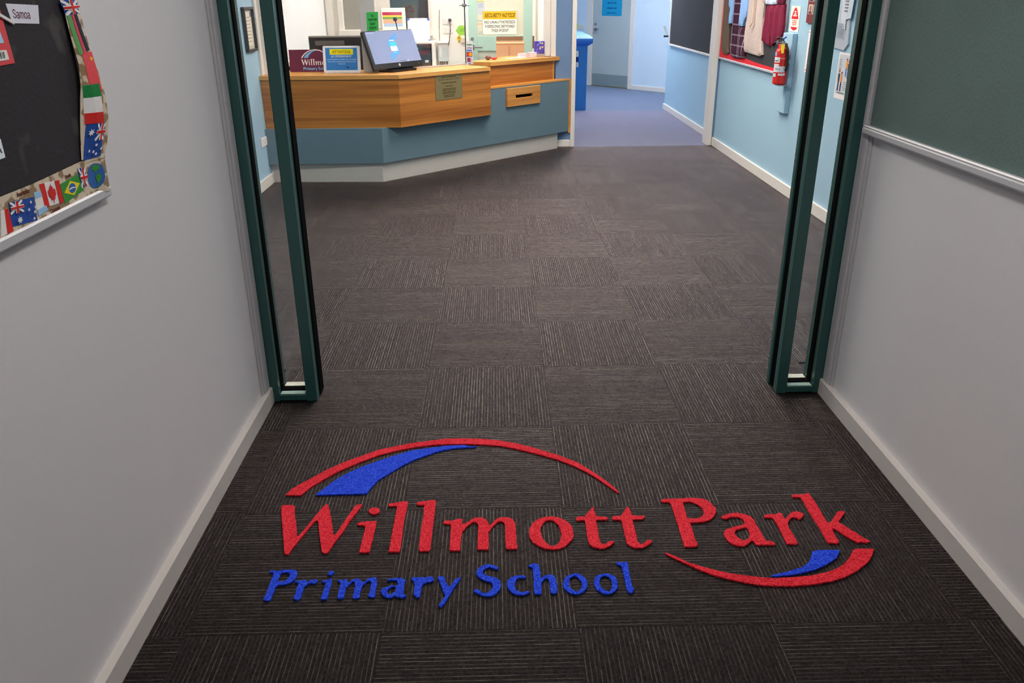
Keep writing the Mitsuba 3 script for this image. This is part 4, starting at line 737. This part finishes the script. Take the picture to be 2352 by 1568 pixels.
for i, n_ in enumerate(('sleeve1', 'sleeve2')): pput('sleeve', garment(CLOTHES[n_], 2.1045, .022 + .01 * i, 70, .004, 2 + i), (146, 186, 240), k, bsdf='print_matte')
pput('collar_body', bx(2.09, 2.1045, 4.42, 4.84, 1.60, 1.9, .01), (146, 186, 240), k, bsdf='print_matte')
k = thing('checked_dress', 'dark maroon checked pinafore dress in the uniform display', 'dress'); m = garment(CLOTHES['plaid'], 2.1045, .016, 34, .007, 5); put('skirt', m, 'cloth_plaid', k, smooth=True)
k = thing('summer_dress', 'pale pinkish cream dress with a hanging tie in the uniform display', 'dress'); m = garment(CLOTHES['cream'], 2.1045, .018, 22, .006, 6); put('body', m, 'cloth_cream', k, smooth=True)
pput('tie', moved(tube([(2.058, 4.10, 1.75), (2.056, 4.09, 1.4), (2.054, 4.085, 1.27), (2.05, 4.12, 1.24)], .006, 8), np.eye(4)), (226, 196, 172), k, bsdf='print_matte')
k = thing('sport_shorts', 'maroon sport shorts at the near side of the uniform display', 'shorts'); m = garment(CLOTHES['shorts'], 2.1045, .018, 42, .007, 8, top=0); pput('body', m, (122, 30, 58), k, bsdf='print_matte')
k = thing('sport_shirt', 'white and maroon sport shirt above the maroon shorts', 'shirt'); pput('body', garment(CLOTHES['tee'], 2.088, .014, 50, .004, 9), (206, 222, 244), k, 'white front', 'print_matte'); pput('side_panel', garment(CLOTHES['polo'], 2.088, .014, 50, .004, 10), (112, 30, 56), k, 'maroon side', 'print_matte')

# fire extinguisher and its backing
k = thing('mounting_plank', 'narrow light blue plank on the right wall behind the fire extinguisher', 'plank'); put('plank', bx(2.09, XR - .0005, 3.17, 3.375, .62, 1.222, .003), 'blue_paint', k)
k = thing('fire_extinguisher', 'red fire extinguisher with white labels hanging on the light blue plank', 'fire extinguisher')
ex, ey = 2.030, 3.185
pput('cylinder', lathe([(0, .846), (.040, .846), (.050, .852), (.051, .862), (.051, 1.075), (.048, 1.095), (.040, 1.112), (.024, 1.124), (.018, 1.130), (.018, 1.140), (0, 1.140)], [ex, ey, 0], 36), (214, 40, 34), k, bsdf='print_gloss')
def wrap(z0, z1, a0, a1, col, r=.0515, name='label_sticker'):
    a = np.linspace(math.radians(a0), math.radians(a1), 14); v = np.array([[ex + r * math.cos(t), ey + r * math.sin(t), z] for z in (z0, z1) for t in a])
    f = [[i, i + 1, i + 15] for i in range(13)] + [[i, i + 15, i + 14] for i in range(13)]; m = trimesh.Trimesh(v, f, process=False); pput(name, m, col, k)
wrap(1.012, 1.052, 175, 238, (226, 222, 222)); wrap(.985, 1.002, 178, 235, (222, 214, 210)); wrap(.940, .985, 178, 290, (220, 218, 226)); wrap(.915, .932, 235, 295, (222, 212, 216)); wrap(.905, .930, 172, 215, (206, 214, 206)); wrap(1.06, 1.088, 170, 205, (150, 160, 196))
wrap(.958, .970, 200, 250, (160, 158, 170), .0519); wrap(1.02, 1.03, 185, 225, (120, 124, 132), .0519); wrap(1.040, 1.045, 235, 285, (226, 190, 160), .0517)
put('valve', cat(lathe([(0, 0), (.014, 0), (.016, .012), (.013, .03), (0, .032)], [ex, ey, 1.138], 16), tube([(ex, ey, 1.152), (ex - .03, ey + .01, 1.156)], .009)), 'steel', k)
pput('handle', cat(tube([(ex, ey, 1.168), (ex - .02, ey + .03, 1.172), (ex - .04, ey + .085, 1.150)], .008), tube([(ex, ey, 1.176), (ex - .02, ey + .03, 1.192), (ex - .03, ey + .07, 1.186)], .007)), (30, 30, 34), k)
pput('hose', tube([(ex + .01, ey - .03, 1.15), (ex + .02, ey - .062, 1.10), (ex + .025, ey - .066, 1.0), (ex + .02, ey - .06, .95)], .010), (26, 26, 28), k)
pput('lever', tube([(ex - .01, ey + .04, 1.165), (ex, ey, 1.186), (ex + .005, ey - .03, 1.198)], .006), (40, 90, 190), k, 'blue ring and lever')
put('gauge', moved(lathe([(0, .012), (.015, .010), (.016, 0), (0, 0)], [0, 0, 0], 18), frame([ex - .035, ey + .018, 1.156], [0, -1, 0], [0, 0, 1])), 'steel', k)
pput('tag', moved(prism(sbox(-.02, -.07, .022, 0), 0, .0015), frame([ex - .02, ey - .055, 1.15], [.3, -.9, .1], [0, -.1, 1])), (214, 190, 50), k, 'yellow tag')
put('bracket', bx(ex - .02, 2.09, ey - .058, ey + .058, .838, .846), 'steel', k); put('bracket', bx(ex + .04, 2.09, ey - .02, ey + .02, 1.0, 1.03), 'steel', k)
k = thing('extinguisher_sign', 'white card with a red pointed dome above the fire extinguisher', 'sign')
p = Print().plate(.195, .186, .002, (236, 226, 210))
dome = [(.025 + .145 * t, .098 + .078 * math.sin(math.pi * t)) for t in np.linspace(0, 1, 18)]; p.poly([(.025, .092)] + dome + [(.170, .092)], (212, 44, 50)).poly([(.028, .034), (.167, .034), (.15, .018), (.0975, .008), (.045, .018)], (206, 40, 48))
p.lines(.0975, .140, .05, 2, .010, .016, WHITE, 3).lines(.0975, .112, .09, 1, .010, .018, WHITE, 5).lines(.0975, .075, .11, 3, .008, .014, (214, 110, 110), 7)
p.put('card', frame([XR - .003, 3.365, 1.232], [0, -1, 0], [0, .02, 1]), k)
k = thing('class_photo', 'maroon-framed board of small photographs on the right wall', 'picture frame')
p = Print().plate(.30, .50, .014, (120, 56, 58))
for i in range(3):
    for j in range(5): p.rect(.02 + i * .09, .06 + j * .086, .098 + i * .09, .128 + j * .086, (196, 176, 160), 1).disc(.059 + i * .09, .098 + j * .086, .02, .022, (150, 110, 96), 2).rect(.03 + i * .09, .062 + j * .086, .088 + i * .09, .08 + j * .086, (90, 70, 80), 2)
p.put('board', frame([XR - .015, 3.005, 1.305], *FACE_RIGHT_WALL), k)
k = thing('notice_sheet', 'white sheet with thin red borders on the right wall left of the green frame', 'notice')
Print().plate(.24, .297, .001, (238, 226, 228)).rect(.008, .012, .232, .018, (206, 90, 96)).rect(.008, .280, .232, .285, (206, 90, 96)).lines(.12, .245, .17, 9, .006, .024, (206, 176, 186), 4).disc(.09, .245, .006, .006, (120, 160, 210), 3).put('sheet', frame([XR - .0015, 2.955, .960], *FACE_RIGHT_WALL), k)
k = thing('leaflet_pocket', 'clear plastic pockets with white leaflets on the right wall seen through the glass', 'pocket')
M = frame([XR - .002, 2.48, 1.165], *FACE_RIGHT_WALL)
pput('leaflet', moved(prism([(.0, .0), (.185, -.012), (.235, .03), (.20, .30), (.19, .44), (.03, .44), (.05, .28)], 0, .010), M), (176, 182, 192), k, 'crumpled grey-white leaflet', 'print_gloss')
pput('leaflet', moved(prism([(.105, .14), (.175, .115), (.16, .42), (.055, .42)], .013, .018), M), (206, 208, 216), k, 'folded white leaflet', 'print_gloss')
pput('sleeve', moved(prism([(.17, .18), (.25, .19), (.27, .44), (.15, .44)], .019, .0205), M), (196, 204, 212), k, 'clear plastic sleeve', 'print_gloss')
Print().lines(.10, .15, .15, 7, .006, .013, (150, 156, 168), 8).lines(.165, .31, .05, 5, .008, .02, (120, 126, 136), 9).put('lettering', M @ frame([0, 0, .0226], [1, 0, 0], [0, 1, 0]), k)
k = thing('people_poster', 'white-edged poster of four standing figures on the right wall under the leaflets', 'poster')
p = Print().plate(.21, .297, .001, (236, 228, 228)).rect(.012, .030, .198, .285, (198, 202, 206))
for x, y, hh, c1, c2 in ((.045, .05, .12, (40, 66, 70), (52, 46, 84)), (.085, .05, .11, (220, 130, 70), (60, 50, 84)), (.14, .15, .10, (230, 150, 60), (60, 110, 180)), (.172, .14, .10, (110, 60, 50), (50, 66, 110))):
    p.rect(x - .010, y, x - .001, y + hh * .55, c2, 2).rect(x + .001, y, x + .010, y + hh * .55, c2, 2).poly([(x - .011, y + hh * .52), (x + .011, y + hh * .52), (x + .015, y + hh * .92), (x - .015, y + hh * .92)], c1, 3).disc(x, y + hh * 1.03, .009, .011, (190, 130, 106), 3).poly([(x - .010, y + hh * 1.04), (x + .010, y + hh * 1.04), (x + .007, y + hh * 1.15), (x - .007, y + hh * 1.15)], (150, 60, 50), 4)
p.lines(.045, .25, .05, 6, .005, .012, (130, 136, 140), 3).lines(.15, .11, .06, 5, .005, .012, (140, 140, 146), 6).lines(.10, .036, .15, 1, .007, .01, (90, 96, 100), 7)
p.put('sheet', frame([XR - .0015, 2.372, .842], *FACE_RIGHT_WALL), k)

# ------------------------------------------------------------------ the hall beyond the doorway
d = structure('door_2', 'grey door with a metal kick plate at the end of the hall')
put('frame', cat(hb(.0, .135, 0, 2.1, -.06, .02, .004), hb(.975, 1.06, 0, 2.1, -.06, .02, .004), hb(.135, .975, 2.04, 2.1, -.06, .02)), 'trim_paint', d)
put('leaf', hb(.142, .968, .014, 2.04, -.045, -.005, .002), 'door_grey', d)
pput('kick_plate', hb(.150, .960, .016, .215, -.005, -.001), (128, 144, 146), d, 'brushed metal kick plate')
put('threshold', hb(.135, .975, 0, .012, -.05, .006), 'brass', d)
hp = lambda a, z, c: (HB @ np.array([a, z, c, 1.0]))[:3]
put('handle', cat(tube([hp(.195, .955, -.005), hp(.195, .955, .05), hp(.205, .956, .058), hp(.30, .958, .058)], .010), moved(lathe([(0, .01), (.027, .008), (.029, 0), (0, 0)], [.195, .955, -.005], 20), HB), moved(lathe([(0, .014), (.02, .012), (.022, 0), (0, 0)], [.192, 1.04, -.005], 18), HB)), 'steel', d)
k = thing('door_sign', 'bright blue printed sheet on the grey hall door', 'sign')
p = Print().plate(.44, .40, .002, (30, 150, 196))
for i, (y, wd, h) in enumerate(((.285, .30, .035), (.195, .19, .034), (.112, .22, .034), (.04, .23, .024))): p.lines(.22, y, wd, 1, h * .7, .05, (24, 100, 150), 21 + i)
p.put('sheet', HB @ frame([.328, 1.178, -.003], [1, 0, 0], [0, 1, 0]), k)
k = thing('light_switch', 'white double switch on the hall wall left of the grey door', 'switch')
pput('plate', hb(-.195, -.055, .948, 1.022, 0, .012, .004), (222, 222, 216), k); 
for a in (-.165, -.11): pput('rocker', hb(a, a + .025, .97, 1.0, .012, .016, .002), (206, 206, 200), k)
k = thing('yellow_sticker', 'small yellow-green sticker beside the white switch above the blue bin', 'sticker'); Print().disc(0, 0, .035, .045, (200, 214, 60), 2).rect(-.012, -.075, .012, -.03, (160, 180, 60), 2).put('paper', HB @ frame([-.255, 1.0, .0005], [1, 0, 0], [0, 1, 0]), k)
hbd = thing('hall_board', 'dark grey felt board with a pale frame on the hall wall', 'noticeboard')
put('felt', bx(2.180, 2.1945, 5.55, 7.94, .89, 2.05), 'felt_dark', hbd)
put('frame', cat(bx(2.168, 2.1945, 5.52, 7.98, .868, .893, .004), bx(2.168, 2.1945, 7.94, 7.98, .893, 2.08, .004), bx(2.168, 2.1945, 5.52, 5.55, .893, 2.08, .004), bx(2.168, 2.1945, 5.55, 7.94, 2.05, 2.08)), 'trim_paint', hbd)
k = thing('door_tag', 'white card hanging from a black knob at the end of the hall wall', 'tag')
pput('card', moved(prism([(-.05, .12), (-.02, .13), (.028, .02), (.0, .0)], 0, .002), frame([2.165, 8.14, .985], [1, 0, 0], [0, 0, 1])), (236, 232, 216), k); pput('knob', tube([(2.195, 8.15, .975), (2.15, 8.15, .975), (2.135, 8.15, .975)], [.012, .012, .016], 12), (30, 30, 34), k)
# wheelie bin
wb = thing('wheelie_bin', 'tall blue wheelie bin with white labels standing in the hall behind the doorway jamb', 'bin')
binc = (44, 122, 198)
x0, x1, y0, y1 = .52, 1.075, 8.05, 8.68
m = trimesh.convex.convex_hull(np.array([[x, y, z] for x, y, z in [(x0 + .05, y0 + .02, .0), (x1 - .005, y0 + .0, .0), (x1 - .005, y1 - .1, .0), (x0 + .05, y1 - .1, .0), (x0, y0, .89), (x1, y0 - .0, .89), (x1, y1, .89), (x0, y1, .89)]]))
pput('body', m, binc, wb)
pput('rim', trimesh.convex.convex_hull(np.array([[x, y, z] for z, e in ((.86, .0), (.90, .055), (.935, .06)) for x in (x0 - e, x1 + e * 1.1) for y in (y0 - e, y1 + e)])), (44, 112, 208), wb)
pput('lid', cat(trimesh.convex.convex_hull(np.array([[x, y, z] for z, e in ((.935, .065), (.962, .068), (1.005, .02), (1.03, -.05)) for x in (x0 - e, x1 + e) for y in (y0 - e, y1 + e)])), bx(.62, .86, 8.12, 8.5, 1.02, 1.062, .015), bx(.90, 1.03, 8.08, 8.5, 1.005, 1.035, .012)), (74, 140, 228), wb)
pput('handle', tube([(.58, 8.76, .93), (.58, 8.80, .99), (1.02, 8.80, .99), (1.02, 8.76, .93)], .016), (30, 60, 130), wb)
for x in (.58, 1.04): pput('wheel', moved(lathe([(0, -.025), (.09, -.025), (.10, -.015), (.10, .015), (.09, .025), (0, .025)], [0, 0, 0], 24), frame([x, 8.66, .1], [0, 1, 0], [0, 0, 1])), (24, 24, 26), wb)
for z, hh, cols in ((.725, .075, (226, 232, 228)), (.655, .06, (40, 46, 120)), (.588, .062, (226, 222, 226))):
    p = Print().plate(.20, hh, .001, cols); p.lines(.1, hh * .6, .17, 2 if hh > .06 else 1, .012, .024, (70, 100, 120) if cols[0] > 100 else (220, 222, 236), int(z * 1000)); p.put('label_sticker', frame([.752, y0 - .0045 + .0, z], [1, 0, 0], [0, 0.0, 1]), wb)
